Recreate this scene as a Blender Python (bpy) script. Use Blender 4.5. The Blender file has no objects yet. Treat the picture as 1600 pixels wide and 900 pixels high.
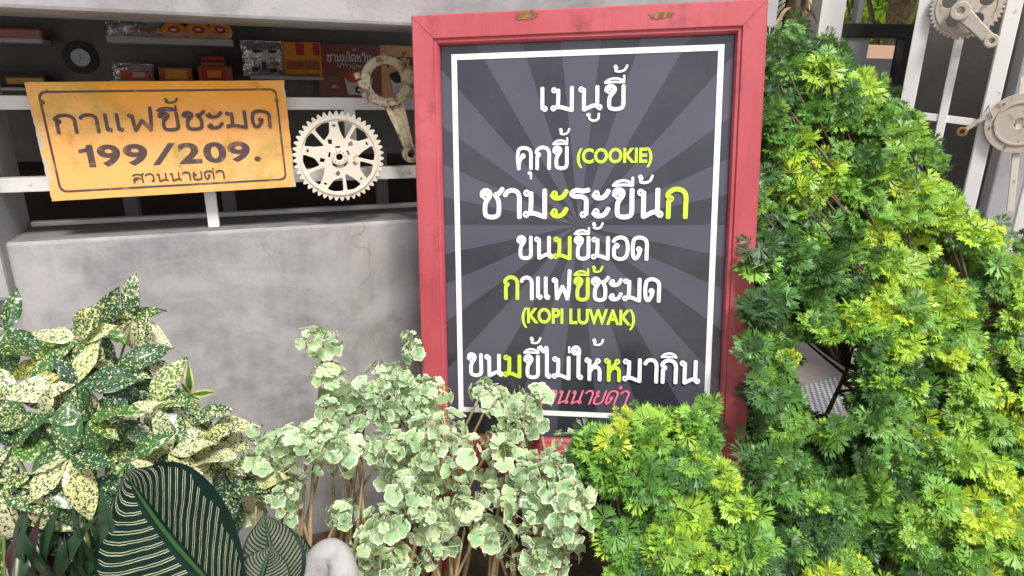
import bpy, bmesh, math, random
import numpy as np
from mathutils import Vector, Matrix, noise

random.seed(7); rng = np.random.default_rng(7)
scene = bpy.context.scene
COL = scene.collection
R = math.radians

# ------------------------------------------------------------------ camera
FPX = 1000.0                                   # focal length in pixels of the 1600 px wide photograph
cam_d = bpy.data.cameras.new('camera'); cam = bpy.data.objects.new('camera', cam_d); COL.objects.link(cam)
cam_d.sensor_width = 36; cam_d.lens = 36 * FPX / 1600; cam_d.clip_start = 0.02; cam_d.clip_end = 500
_up = Vector((45, 3150, 1000)).normalized()     # world up seen from the camera
_fw = (Vector((0, 0, -1)) - _up * Vector((0, 0, -1)).dot(_up)).normalized()
_rt = _fw.cross(_up)
CAMR = Matrix((_rt, _fw, _up))                  # camera -> world
CAMP = Vector((0, 0, 1.15))
cam.matrix_world = Matrix.Translation(CAMP) @ CAMR.to_4x4()
scene.camera = cam

# ------------------------------------------------------------------ light
SUN_EL, SUN_AZ = R(52), R(200)                  # high soft light from behind the camera, a little to the right
world = bpy.data.worlds.new('World'); scene.world = world; world.use_nodes = True
wn = world.node_tree.nodes; wl = world.node_tree.links
sky = wn.new('ShaderNodeTexSky'); sky.sky_type = 'NISHITA'; sky.sun_disc = False
sky.sun_elevation = SUN_EL; sky.sun_rotation = R(160); sky.dust_density = 3.0; sky.ozone_density = 1.0; sky.air_density = 1.0
hs = wn.new('ShaderNodeHueSaturation'); hs.inputs['Saturation'].default_value = 0.3
wl.new(sky.outputs[0], hs.inputs['Color']); wl.new(hs.outputs[0], wn['Background'].inputs['Color'])
wn['Background'].inputs['Strength'].default_value = 0.098
sun_d = bpy.data.lights.new('sun', 'SUN'); sun = bpy.data.objects.new('sun', sun_d); COL.objects.link(sun)
sun_d.energy = 2.75; sun_d.angle = R(13); sun_d.color = (1.0, 0.96, 0.9)
_sd = Vector((0.26, -0.64, 1.10)).normalized()
sun.rotation_euler = _sd.to_track_quat('Z', 'Y').to_euler(); sun.location = (1, -3, 6)
sky.sun_elevation = math.asin(_sd.z); sky.sun_rotation = math.atan2(_sd.x, _sd.y)
vs = scene.view_settings
vs.view_transform = 'Standard'; vs.look = 'None'; vs.gamma = 1; vs.use_curve_mapping = False; vs.exposure = 0.72
scene.cycles.max_bounces = 6; scene.cycles.transparent_max_bounces = 6

# ------------------------------------------------------------------ placing helpers
def ray(px, py):
    return CAMR @ Vector(((px - 800) / FPX, -(py - 450) / FPX, -1.0))
def unproj(px, py, depth):
    return CAMP + ray(px, py) * depth

class Plane:
    """A flat thing's own frame: x to the right, y up, z towards whoever faces it."""
    def __init__(s, o, x, y):
        x = x.normalized(); z = x.cross(y).normalized(); y = z.cross(x).normalized()
        s.m = Matrix.Translation(o) @ Matrix((x, y, z)).transposed().to_4x4(); s.inv = s.m.inverted()
    def at(s, px, py, off=0.0):
        o = s.inv @ CAMP; d = s.inv.to_3x3() @ ray(px, py)
        t = (off - o.z) / d.z; p = o + d * t
        return p.x, p.y
    def sub(s, x, y, z):
        q = Plane.__new__(Plane); q.m = s.m @ Matrix.Translation((x, y, z)); q.inv = q.m.inverted(); return q

# ------------------------------------------------------------------ materials
MATS = {}
class NT:
    def __init__(s, name):
        s.mat = bpy.data.materials.new(name); s.mat.use_nodes = True
        s.t = s.mat.node_tree; s.n = s.t.nodes; s.b = s.n['Principled BSDF']; s.out = s.n['Material Output']
    def new(s, ty, **kw):
        n = s.n.new(ty)
        for k, v in kw.items(): setattr(n, k, v)
        return n
    def link(s, a, b): s.t.links.new(a, b)
    def coord(s, kind='Object'): return s.new('ShaderNodeTexCoord').outputs[kind]
    def noise(s, scale, detail=4, rough=0.55, vec=None, dist=0.0):
        n = s.new('ShaderNodeTexNoise'); n.inputs['Scale'].default_value = scale; n.inputs['Detail'].default_value = detail
        n.inputs['Roughness'].default_value = rough; n.inputs['Distortion'].default_value = dist
        s.link(vec if vec is not None else s.coord(), n.inputs['Vector']); return n.outputs['Fac']
    def vmap(s, scale, rot=(0, 0, 0), vec=None):
        m = s.new('ShaderNodeMapping'); m.inputs['Scale'].default_value = scale; m.inputs['Rotation'].default_value = rot
        s.link(vec if vec is not None else s.coord(), m.inputs['Vector']); return m.outputs[0]
    def ramp(s, fac, stops, interp='LINEAR'):
        r = s.new('ShaderNodeValToRGB'); r.color_ramp.interpolation = interp; e = r.color_ramp.elements
        while len(e) < len(stops): e.new(0.5)
        for el, (p, c) in zip(e, stops):
            el.position = p; el.color = (*c, 1) if not isinstance(c, (int, float)) else (c, c, c, 1)
        s.link(fac, r.inputs[0]); return r.outputs[0]
    def mix(s, fac, a, b, mode='MIX'):
        m = s.new('ShaderNodeMix', data_type='RGBA', blend_type=mode)
        for sock, v in ((m.inputs[0], fac), (m.inputs[6], a), (m.inputs[7], b)):
            if isinstance(v, (int, float)): sock.default_value = v
            elif isinstance(v, tuple): sock.default_value = (*v, 1)
            else: s.link(v, sock)
        return m.outputs[2]
    def math(s, op, a, b=0.0, c=0.0, clamp=False):
        m = s.new('ShaderNodeMath', operation=op, use_clamp=clamp)
        for i, v in enumerate((a, b, c)):
            if isinstance(v, (int, float)): m.inputs[i].default_value = v
            else: s.link(v, m.inputs[i])
        return m.outputs[0]
    def bump(s, h, strength=0.2, dist=0.002):
        b = s.new('ShaderNodeBump'); b.inputs['Strength'].default_value = strength; b.inputs['Distance'].default_value = dist
        s.link(h, b.inputs['Height']); s.link(b.outputs[0], s.b.inputs['Normal'])
    def color(s, c):
        if isinstance(c, tuple): s.b.inputs['Base Color'].default_value = (*c, 1)
        else: s.link(c, s.b.inputs['Base Color'])
    def set(s, **kw):
        for k, v in kw.items():
            i = s.b.inputs[k.replace('_', ' ')]
            if isinstance(v, (int, float)): i.default_value = v
            else: s.link(v, i)

def concrete(name, lo, hi, scale=2.5, stain=None, streak=True, wash=False):
    t = NT(name)
    a = t.noise(scale, 8, 0.62, dist=0.4); c = t.ramp(a, [(0.3, lo), (0.7, hi)])
    sv = t.vmap((6, 6, 60), (0, 0.5, 0.2)); b = t.noise(4, 6, 0.7, sv)
    if streak: c = t.mix(t.math('MULTIPLY', t.ramp(b, [(0.42, 0.0), (0.75, 1.0)]), 0.35), c, tuple(min(1, x * 1.25) for x in hi))
    f = t.noise(90, 3, 0.7)
    c = t.mix(t.ramp(f, [(0.28, 0.35), (0.42, 0.0)]), c, tuple(x * 0.7 for x in lo))
    if stain:
        g = t.noise(1.2, 5, 0.6); c = t.mix(t.math('MULTIPLY', t.ramp(g, [(0.5, 0.0), (0.7, 1.0)]), 0.5), c, stain)
    if wash:                            # run-off streaks, trowel swirls and hairline cracks in the render coat
        rn = t.noise(1.0, 6, 0.65, t.vmap((26, 1.6, 26)), 0.3); c = t.mix(t.math('MULTIPLY', t.ramp(rn, [(0.46, 0.0), (0.66, 1.0)]), 0.24), c, tuple(x * 0.62 for x in lo))
        tr = t.noise(2.6, 3, 0.5, t.vmap((1, 1, 1), (0, 0, 0.6)), 3.5); c = t.mix(t.math('MULTIPLY', t.ramp(tr, [(0.45, 0.0), (0.62, 1.0)]), 0.40), c, tuple(min(1, x * 1.12) for x in hi))
        vo = t.new('ShaderNodeTexVoronoi', feature='DISTANCE_TO_EDGE'); vo.inputs['Scale'].default_value = 2.6
        ad = t.new('ShaderNodeVectorMath', operation='ADD'); nv = t.new('ShaderNodeTexNoise'); nv.inputs['Scale'].default_value = 5; t.link(t.coord(), nv.inputs['Vector'])
        scn = t.new('ShaderNodeVectorMath', operation='SCALE'); scn.inputs['Scale'].default_value = 0.35; t.link(nv.outputs['Color'], scn.inputs[0])
        t.link(t.coord(), ad.inputs[0]); t.link(scn.outputs[0], ad.inputs[1]); t.link(ad.outputs[0], vo.inputs['Vector'])
        ck = t.math('MULTIPLY', t.ramp(vo.outputs['Distance'], [(0.0, 1.0), (0.006, 0.0)]), t.ramp(t.noise(2.2, 2), [(0.54, 0.0), (0.62, 0.32)]))
        c = t.mix(ck, c, tuple(x * 0.45 for x in lo))
    t.color(c); t.set(Roughness=0.8)
    t.bump(t.math('ADD', t.math('MULTIPLY', b, 0.6), f), 0.25, 0.0015)
    return t.mat

def paint(name, col, dirt=(0.2, 0.15, 0.1), amount=0.5, rough=0.45, scale=12, lo=0.6, hi=0.72, bump=0.1, fade=None, grain=False):
    t = NT(name)
    n = t.noise(scale, 9, 0.68); f = t.ramp(n, [(lo, 0.0), (hi, 1.0)])
    c = col
    if fade: c = t.mix(t.ramp(t.noise(2.2, 5, 0.6), [(0.35, 0.0), (0.65, 1.0)]), col, fade)
    c = t.mix(t.math('MULTIPLY', f, amount), c, dirt)
    if grain:                           # small chips down to the primer and thin rubbed streaks
        ch = t.noise(48, 6, 0.75); c = t.mix(t.ramp(ch, [(0.70, 0.0), (0.72, 0.85)]), c, (0.10, 0.05, 0.04))
        st = t.noise(1.0, 5, 0.7, t.vmap((60, 6, 60))); c = t.mix(t.math('MULTIPLY', t.ramp(st, [(0.5, 0.0), (0.68, 1.0)]), 0.30), c, tuple(x * 0.55 for x in col))
    t.color(c); t.set(Roughness=t.ramp(n, [(0.3, rough), (0.7, min(1, rough + 0.25))]))
    t.bump(n, bump, 0.002)
    return t.mat

def leafmat(name, build, rough=0.42, trans=0.3, back=None, spec=.45):
    """build(t) returns the leaf colour; a share of the light passes through the blade."""
    t = NT(name); c = build(t)
    t.color(c); t.set(Roughness=rough); t.b.inputs['Specular IOR Level'].default_value = spec
    tr = t.new('ShaderNodeBsdfTranslucent'); t.link(t.mix(0.35, c, (0.45, 0.6, 0.05)) if back is None else back(t, c), tr.inputs[0])
    m = t.new('ShaderNodeMixShader'); m.inputs[0].default_value = trans
    t.link(t.b.outputs[0], m.inputs[1]); t.link(tr.outputs[0], m.inputs[2]); t.link(m.outputs[0], t.out.inputs[0])
    return t.mat

def attr(t, name='tint'):
    a = t.new('ShaderNodeAttribute', attribute_name=name); return a.outputs['Color']

M = {}
M['wall'] = concrete('grey_render', (0.19, 0.186, 0.192), (0.43, 0.415, 0.42), 3.6, stain=(0.28, 0.255, 0.23), wash=True)
M['beam'] = concrete('pale_concrete', (0.20, 0.196, 0.198), (0.37, 0.362, 0.365), 6.0, stain=(0.30, 0.28, 0.26))
M['sill'] = concrete('dirty_shaded_sill', (0.10, 0.098, 0.095), (0.20, 0.195, 0.19), 9.0)  # wet dirt and the ledge's shade both put into this darker concrete
M['column'] = concrete('column_concrete', (0.28, 0.28, 0.28), (0.42, 0.42, 0.42), 4.0)
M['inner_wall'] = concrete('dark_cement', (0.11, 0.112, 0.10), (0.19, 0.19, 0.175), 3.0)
M['dark_wall'] = concrete('dark_grey_cement', (0.10, 0.095, 0.085), (0.17, 0.16, 0.145), 3.0)  # cement that is dark grey in itself
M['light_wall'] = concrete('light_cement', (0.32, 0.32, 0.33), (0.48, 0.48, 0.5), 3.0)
M['white_metal'] = paint('white_enamel', (0.74, 0.73, 0.71), (0.30, 0.24, 0.17), 0.7, 0.4, 30, 0.62, 0.7)
M['cream_metal'] = paint('cream_painted_steel', (0.66, 0.60, 0.51), (0.24, 0.12, 0.06), 0.9, 0.45, 45, 0.60, 0.69, 0.2)
M['beige_metal'] = paint('greyed_beige_paint', (0.46, 0.41, 0.35), (0.20, 0.11, 0.06), 0.9, 0.5, 40, 0.55, 0.68, 0.3)
M['old_metal'] = paint('worn_gilt_casting', (0.42, 0.35, 0.20), (0.13, 0.07, 0.03), 0.9, 0.4, 60, 0.47, 0.62, 0.4, fade=(0.66, 0.60, 0.45))
M['red'] = paint('faded_red_paint', (0.36, 0.045, 0.060), (0.12, 0.02, 0.025), 0.55, 0.4, 13, 0.54, 0.70, 0.25, fade=(0.47, 0.095, 0.115), grain=True)
M['red_dark'] = paint('dark_red_paint', (0.30, 0.02, 0.03), (0.12, 0.01, 0.015), 0.5, 0.4, 16)
M['rust'] = paint('rust', (0.17, 0.07, 0.03), (0.34, 0.19, 0.06), 0.8, 0.8, 120, 0.45, 0.6, 0.3)
M['black'] = paint('black_paint', (0.012, 0.012, 0.012), (0.04, 0.035, 0.03), 0.5, 0.4, 10)
M['letter_white'] = paint('white_vinyl', (0.80, 0.80, 0.82), (0.5, 0.5, 0.5), 0.4, 0.3, 60, 0.66, 0.74, 0.0)
M['letter_green'] = paint('lime_vinyl', (0.50, 0.72, 0.045), (0.36, 0.5, 0.04), 0.4, 0.3, 60, 0.66, 0.74, 0.0)
M['letter_pink'] = paint('pink_vinyl', (0.80, 0.16, 0.26), (0.6, 0.1, 0.2), 0.3, 0.3, 60, 0.66, 0.74, 0.0)
M['soil'] = paint('soil', (0.055, 0.035, 0.022), (0.11, 0.075, 0.05), 0.8, 0.95, 25, 0.45, 0.6, 0.8)
M['bark'] = paint('bark', (0.10, 0.065, 0.04), (0.22, 0.17, 0.10), 0.8, 0.9, 40, 0.45, 0.65, 0.6)
M['twig'] = paint('pale_twig', (0.34, 0.25, 0.13), (0.16, 0.10, 0.05), 0.8, 0.8, 50, 0.5, 0.65, 0.4)
M['stem_green'] = paint('green_stem', (0.16, 0.20, 0.05), (0.20, 0.12, 0.04), 0.7, 0.5, 40)
M['statue'] = paint('weathered_white_cement', (0.34, 0.335, 0.33), (0.17, 0.16, 0.145), 0.8, 0.8, 30, 0.45, 0.72, 0.35)
M['paving'] = concrete('pink_grey_paving', (0.30, 0.245, 0.225), (0.42, 0.35, 0.32), 2.0)
M['wood'] = paint('dark_plank', (0.05, 0.035, 0.026), (0.1, 0.07, 0.05), 0.7, 0.6, 20)
M['tan_wood'] = paint('tan_plank', (0.40, 0.26, 0.17), (0.28, 0.17, 0.10), 0.7, 0.6, 14)
M['grey_metal'] = paint('grey_steel', (0.30, 0.30, 0.30), (0.18, 0.17, 0.15), 0.6, 0.45, 14)
M['shelf'] = paint('pale_shelf', (0.55, 0.53, 0.55), (0.4, 0.38, 0.38), 0.5, 0.4, 14)
M['vinyl'] = paint('record_black', (0.008, 0.008, 0.010), (0.02, 0.02, 0.025), 0.4, 0.22, 10)
M['label_blue'] = paint('record_label', (0.55, 0.68, 0.74), (0.3, 0.38, 0.44), 0.6, 0.5, 60, 0.5, 0.6)
def flat(name, c, rough=0.5, d=0.7):
    return paint(name, c, tuple(x * d for x in c), 0.6, rough, 40, 0.52, 0.65, 0.05)
M['orange_pack'] = flat('orange_card', (0.85, 0.33, 0.03))
M['brown_pack'] = flat('brown_card', (0.40, 0.13, 0.045))
M['red_pack'] = flat('red_print', (0.55, 0.03, 0.03))
M['yellow_pack'] = flat('yellow_print', (0.62, 0.40, 0.05))
M['cream_print'] = flat('cream_print', (0.72, 0.66, 0.58))
M['poster_brown'] = flat('brown_poster_paper', (0.28, 0.11, 0.10))
M['poster_tan'] = flat('tan_poster_paper', (0.85, 0.48, 0.24))
M['ink_dark'] = flat('dark_ink', (0.05, 0.03, 0.02))
M['print_white'] = flat('white_print', (0.75, 0.73, 0.72))
M['print_red'] = flat('strawberry_print', (0.6, 0.12, 0.06))
t = NT('crinkled_foil'); n1 = t.noise(26, 3, 0.6); t.color((0.75, 0.75, 0.77)); t.set(Metallic=0.75, Roughness=0.25); t.bump(n1, 1.0, 0.02); M['foil'] = t.mat
t = NT('window_plastic'); t.color((0.9, 0.9, 0.9)); t.set(Roughness=0.08, Alpha=0.12); M['clear'] = t.mat
t = NT('woven_mesh'); w1 = t.new('ShaderNodeTexChecker'); w1.inputs['Scale'].default_value = 70
w1.inputs['Color1'].default_value = (0.55, 0.55, 0.58, 1); w1.inputs['Color2'].default_value = (0.16, 0.16, 0.17, 1)
t.link(t.coord(), w1.inputs['Vector']); t.color(w1.outputs[0]); t.set(Roughness=0.6); M['mesh'] = t.mat

# sunburst board: rays printed round a centre in the board's own frame
def board_mat(cx, cy):
    t = NT('printed_sunburst_board'); sep = t.new('ShaderNodeSeparateXYZ'); t.link(t.coord(), sep.inputs[0])
    ang = t.math('ARCTAN2', t.math('SUBTRACT', sep.outputs[1], cy), t.math('SUBTRACT', sep.outputs[0], cx))
    fr = t.math('FRACT', t.math('ADD', t.math('MULTIPLY', ang, 15.0 / (2 * math.pi)), 0.25))
    tri = t.math('ABSOLUTE', t.math('SUBTRACT', fr, 0.5))
    f = t.ramp(tri, [(0.238, 0.0), (0.248, 1.0)])
    c = t.mix(f, (0.023, 0.024, 0.034), (0.060, 0.060, 0.086))
    sp = t.noise(55, 4, 0.7); c = t.mix(t.ramp(sp, [(0.70, 0.0), (0.75, 0.5)]), c, (0.22, 0.22, 0.25))
    sm = t.noise(4, 6, 0.65); c = t.mix(t.math('MULTIPLY', t.ramp(sm, [(0.4, 0.0), (0.75, 1.0)]), 0.22), c, (0.14, 0.14, 0.165))
    t.color(c); t.set(Roughness=t.ramp(sm, [(0.3, 0.12), (0.75, 0.3)])); t.b.inputs['Coat Weight'].default_value = 0.5; t.b.inputs['Coat Roughness'].default_value = 0.12
    t.bump(t.noise(3, 2), 0.05, 0.01)
    return t.mat

def yellow_mat(w, h):
    t = NT('weathered_yellow_enamel'); sep = t.new('ShaderNodeSeparateXYZ'); t.link(t.coord(), sep.inputs[0])
    big = t.noise(7, 6, 0.6)
    ymap = t.math('ADD', t.math('DIVIDE', sep.outputs[1], h), t.math('MULTIPLY', t.math('SUBTRACT', big, 0.5), 0.9))
    c = t.ramp(ymap, [(0.0, (0.86, 0.43, 0.13)), (0.2, (0.84, 0.38, 0.07)), (0.42, (0.82, 0.34, 0.004))])  # faded peach bottom; deeper amber top has the beam's shade put into the colour
    fad = t.noise(5, 7, 0.65, t.vmap((1, 1.4, 1))); c = t.mix(t.math('MULTIPLY', t.ramp(fad, [(0.48, 0.0), (0.68, 1.0)]), 0.55), c, (0.86, 0.58, 0.26))
    al = t.noise(9, 8, 0.75); al2 = t.noise(4, 3, 0.5)
    c = t.mix(t.math('MULTIPLY', t.ramp(al, [(0.46, 0.0), (0.64, 1.0)]), t.ramp(al2, [(0.42, 0.0), (0.58, 0.62)])), c, (0.30, 0.30, 0.06))
    ru = t.noise(14, 9, 0.72); c = t.mix(t.math('MULTIPLY', t.ramp(ru, [(0.55, 0.0), (0.69, 1.0)]), 0.55), c, (0.34, 0.12, 0.012))
    sp = t.noise(70, 5, 0.7); c = t.mix(t.ramp(sp, [(0.66, 0.0), (0.70, 0.8)]), c, (0.16, 0.08, 0.03))
    # paint flaked off along both short edges
    ex = t.math('ADD', t.math('ABSOLUTE', sep.outputs[0]), t.math('MULTIPLY', t.math('SUBTRACT', t.noise(45, 5, 0.7), 0.5), 0.030))
    c = t.mix(t.ramp(t.math('SUBTRACT', t.math('ADD', ex, t.math('MULTIPLY', t.math('SUBTRACT', t.noise(11, 3, 0.6), 0.5), 0.034)), w / 2 - 0.0035), [(0.0, 0.0), (0.0015, 1.0)]), c, (0.56, 0.46, 0.36))
    t.color(c); t.set(Roughness=t.ramp(al, [(0.3, 0.38), (0.7, 0.65)])); t.bump(ru, 0.15, 0.002)
    return t.mat

# ------------------------------------------------------------------ object helpers
def tag(o, label=None, cat=None, group=None, kind=None):
    if label: o['label'] = label
    if cat: o['category'] = cat
    if group: o['group'] = group
    if kind: o['kind'] = kind
    return o
def thing(name, label, cat, m=None, group=None):
    o = bpy.data.objects.new(name, None); COL.objects.link(o); o.empty_display_size = 0.05
    if m is not None: o.matrix_world = m
    return tag(o, label, cat, group)
def link(name, me, mat, parent=None, m=None):
    o = bpy.data.objects.new(name, me); COL.objects.link(o)
    if mat is not None: me.materials.clear(); me.materials.append(mat)
    if parent is not None: o.parent = parent
    if m is not None: o.matrix_local = m
    return o
def np_mesh(name, V, F, mat, parent=None, col=None, uv=None, smooth=True):
    V = np.asarray(V, np.float32); F = np.asarray(F, np.int32); n = F.shape[1]
    me = bpy.data.meshes.new(name); me.vertices.add(len(V)); me.vertices.foreach_set('co', V.ravel())
    me.loops.add(F.size); me.loops.foreach_set('vertex_index', F.ravel())
    me.polygons.add(len(F)); me.polygons.foreach_set('loop_start', np.arange(0, F.size, n, dtype=np.int32))
    if smooth: me.polygons.foreach_set('use_smooth', np.ones(len(F), bool))
    if col is not None:
        a = me.color_attributes.new('tint', 'FLOAT_COLOR', 'POINT')
        c4 = np.ones((len(V), 4), np.float32); c4[:, :3] = col; a.data.foreach_set('color', c4.ravel())
    if uv is not None:
        l = me.uv_layers.new(name='uv'); l.data.foreach_set('uv', np.asarray(uv, np.float32)[F.ravel()].ravel())
    me.update(calc_edges=True); me.validate()
    return link(name, me, mat, parent)

class MB:
    def __init__(s): s.bm = bmesh.new()
    def box(s, x0, x1, y0, y1, z0, z1, bev=0.0, m=None):
        bm = bmesh.new(); bmesh.ops.create_cube(bm, size=1)
        for v in bm.verts: v.co = ((x0 + x1) / 2 + v.co.x * (x1 - x0), (y0 + y1) / 2 + v.co.y * (y1 - y0), (z0 + z1) / 2 + v.co.z * (z1 - z0))
        if bev: bmesh.ops.bevel(bm, geom=bm.edges[:], offset=bev, segments=2, affect='EDGES', profile=0.6)
        return s._add(bm, m)
    def _add(s, bm, m=None):
        if m is not None: bmesh.ops.transform(bm, matrix=m, verts=bm.verts)
        me = bpy.data.meshes.new('tmp'); bm.to_mesh(me); bm.free(); s.bm.from_mesh(me); bpy.data.meshes.remove(me); return s
    def bar(s, a, b, w, d, bev=0.001, side=Vector((0, 0, 1))):
        """A square bar from a to b: w across, d along 'side'."""
        a = Vector(a); b = Vector(b); ax = (b - a); L = ax.length; y = ax.normalized(); x = y.cross(side).normalized(); z = x.cross(y)
        m = Matrix.Translation(a) @ Matrix((x, y, z)).transposed().to_4x4()
        return s.box(-w / 2, w / 2, 0, L, -d / 2, d / 2, bev, m)
    def tube(s, pts, rad, seg=10, caps=True):
        pts = [Vector(p) for p in pts]; n = len(pts); rad = rad if hasattr(rad, '__len__') else [rad] * n
        rings = []; pn = None
        for i, p in enumerate(pts):
            tn = (pts[min(i + 1, n - 1)] - pts[max(i - 1, 0)]).normalized()
            if pn is None: pn = tn.orthogonal().normalized()
            pn = (pn - tn * pn.dot(tn)).normalized(); bn = tn.cross(pn)
            rings.append([s.bm.verts.new(p + (pn * math.cos(2 * math.pi * k / seg) + bn * math.sin(2 * math.pi * k / seg)) * rad[i]) for k in range(seg)])
        for a, b in zip(rings, rings[1:]):
            for k in range(seg): f = s.bm.faces.new((a[k], a[(k + 1) % seg], b[(k + 1) % seg], b[k])); f.smooth = True
        if caps: s.bm.faces.new(rings[0][::-1]); s.bm.faces.new(rings[-1])
        return s
    def disc(s, cx, cy, z0, z1, r, seg=32, bev=0.0):
        bm = bmesh.new(); bmesh.ops.create_cone(bm, cap_ends=True, segments=seg, radius1=r, radius2=r - bev, depth=z1 - z0)
        return s._add(bm, Matrix.Translation((cx, cy, (z0 + z1) / 2)))
    def build(s, name, mat, parent=None, smooth=False):
        me = bpy.data.meshes.new(name); bmesh.ops.recalc_face_normals(s.bm, faces=s.bm.faces); s.bm.to_mesh(me); s.bm.free()
        if smooth:
            for p in me.polygons: p.use_smooth = True
        return link(name, me, mat, parent)

def curve_mesh(loops, thick, bevel=0.0, z=0.0):
    """Flat shape with holes, given thickness; returns a mesh lying at height z."""
    cu = bpy.data.curves.new('shape', 'CURVE'); cu.dimensions = '2D'; cu.fill_mode = 'BOTH'
    cu.extrude = max(thick / 2 - bevel, 0); cu.bevel_depth = bevel; cu.bevel_resolution = 1
    for lp in loops:
        sp = cu.splines.new('POLY'); sp.points.add(len(lp) - 1); sp.use_cyclic_u = True
        for p, (x, y) in zip(sp.points, lp): p.co = (x, y, 0, 1)
    return curve_to_mesh(cu, z)
def curve_to_mesh(cu, z=0.0):
    o = bpy.data.objects.new('tmp', cu); COL.objects.link(o); bpy.context.view_layer.update()
    me = bpy.data.meshes.new_from_object(o.evaluated_get(bpy.context.evaluated_depsgraph_get()))
    bpy.data.objects.remove(o); bpy.data.curves.remove(cu)
    if z: me.transform(Matrix.Translation((0, 0, z)))
    return me
def text_mesh(body, x0, x1, y0, y1, z, bold=0.0):
    """Latin lettering fitted to a box by its capitals' own outline."""
    cu = bpy.data.curves.new('text', 'FONT'); cu.body = body; cu.offset = bold; cu.extrude = 0.0; cu.resolution_u = 6
    me = curve_to_mesh(cu)
    xs = [v.co.x for v in me.vertices]; ys = [v.co.y for v in me.vertices]
    sx = (x1 - x0) / (max(xs) - min(xs)); sy = (y1 - y0) / (max(ys) - min(ys)); mx, my = min(xs), min(ys)
    for v in me.vertices: v.co = (x0 + (v.co.x - mx) * sx, y0 + (v.co.y - my) * sy, z)
    return me
def numeral(ch, x0, x1, y0, y1, z):
    if ch == '1':                       # a flagged one with a plain stem
        w = x1 - x0; h = y1 - y0; P = [(.52, 0), (1, 0), (1, 1), (.62, 1), (.50, .86), (.0, .80), (.0, .64), (.52, .68)]
        me = bpy.data.meshes.new('one'); me.from_pydata([(x0 + a * w, y0 + b * h, z) for a, b in P], [], [(0, 1, 2, 3, 4, 7), (7, 4, 5, 6)]); return me
    if ch == '/':
        w = x1 - x0; me = bpy.data.meshes.new('slash'); me.from_pydata([(x0, y0, z), (x0 + .27 * w, y0, z), (x1, y1, z), (x1 - .27 * w, y1, z)], [], [(0, 1, 2, 3)]); return me
    return text_mesh(ch, x0, x1, y0, y1, z, 0.035)
def circ(cx, cy, r, n=32, a0=0): return [(cx + r * math.cos(a0 + 2 * math.pi * k / n), cy + r * math.sin(a0 + 2 * math.pi * k / n)) for k in range(n)]
def smooth_pts(P, k=6):
    if len(P) < 3: return P
    out = []
    for i in range(len(P) - 1):
        p0, p1, p2, p3 = P[max(i - 1, 0)], P[i], P[i + 1], P[min(i + 2, len(P) - 1)]
        for j in range(k):
            u = j / k
            out.append(tuple(0.5 * (2 * p1[d] + (p2[d] - p0[d]) * u + (2 * p0[d] - 5 * p1[d] + 4 * p2[d] - p3[d]) * u * u + (3 * p1[d] - p0[d] - 3 * p2[d] + p3[d]) * u ** 3) for d in range(len(p1))))
    out.append(tuple(P[-1])); return out

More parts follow.
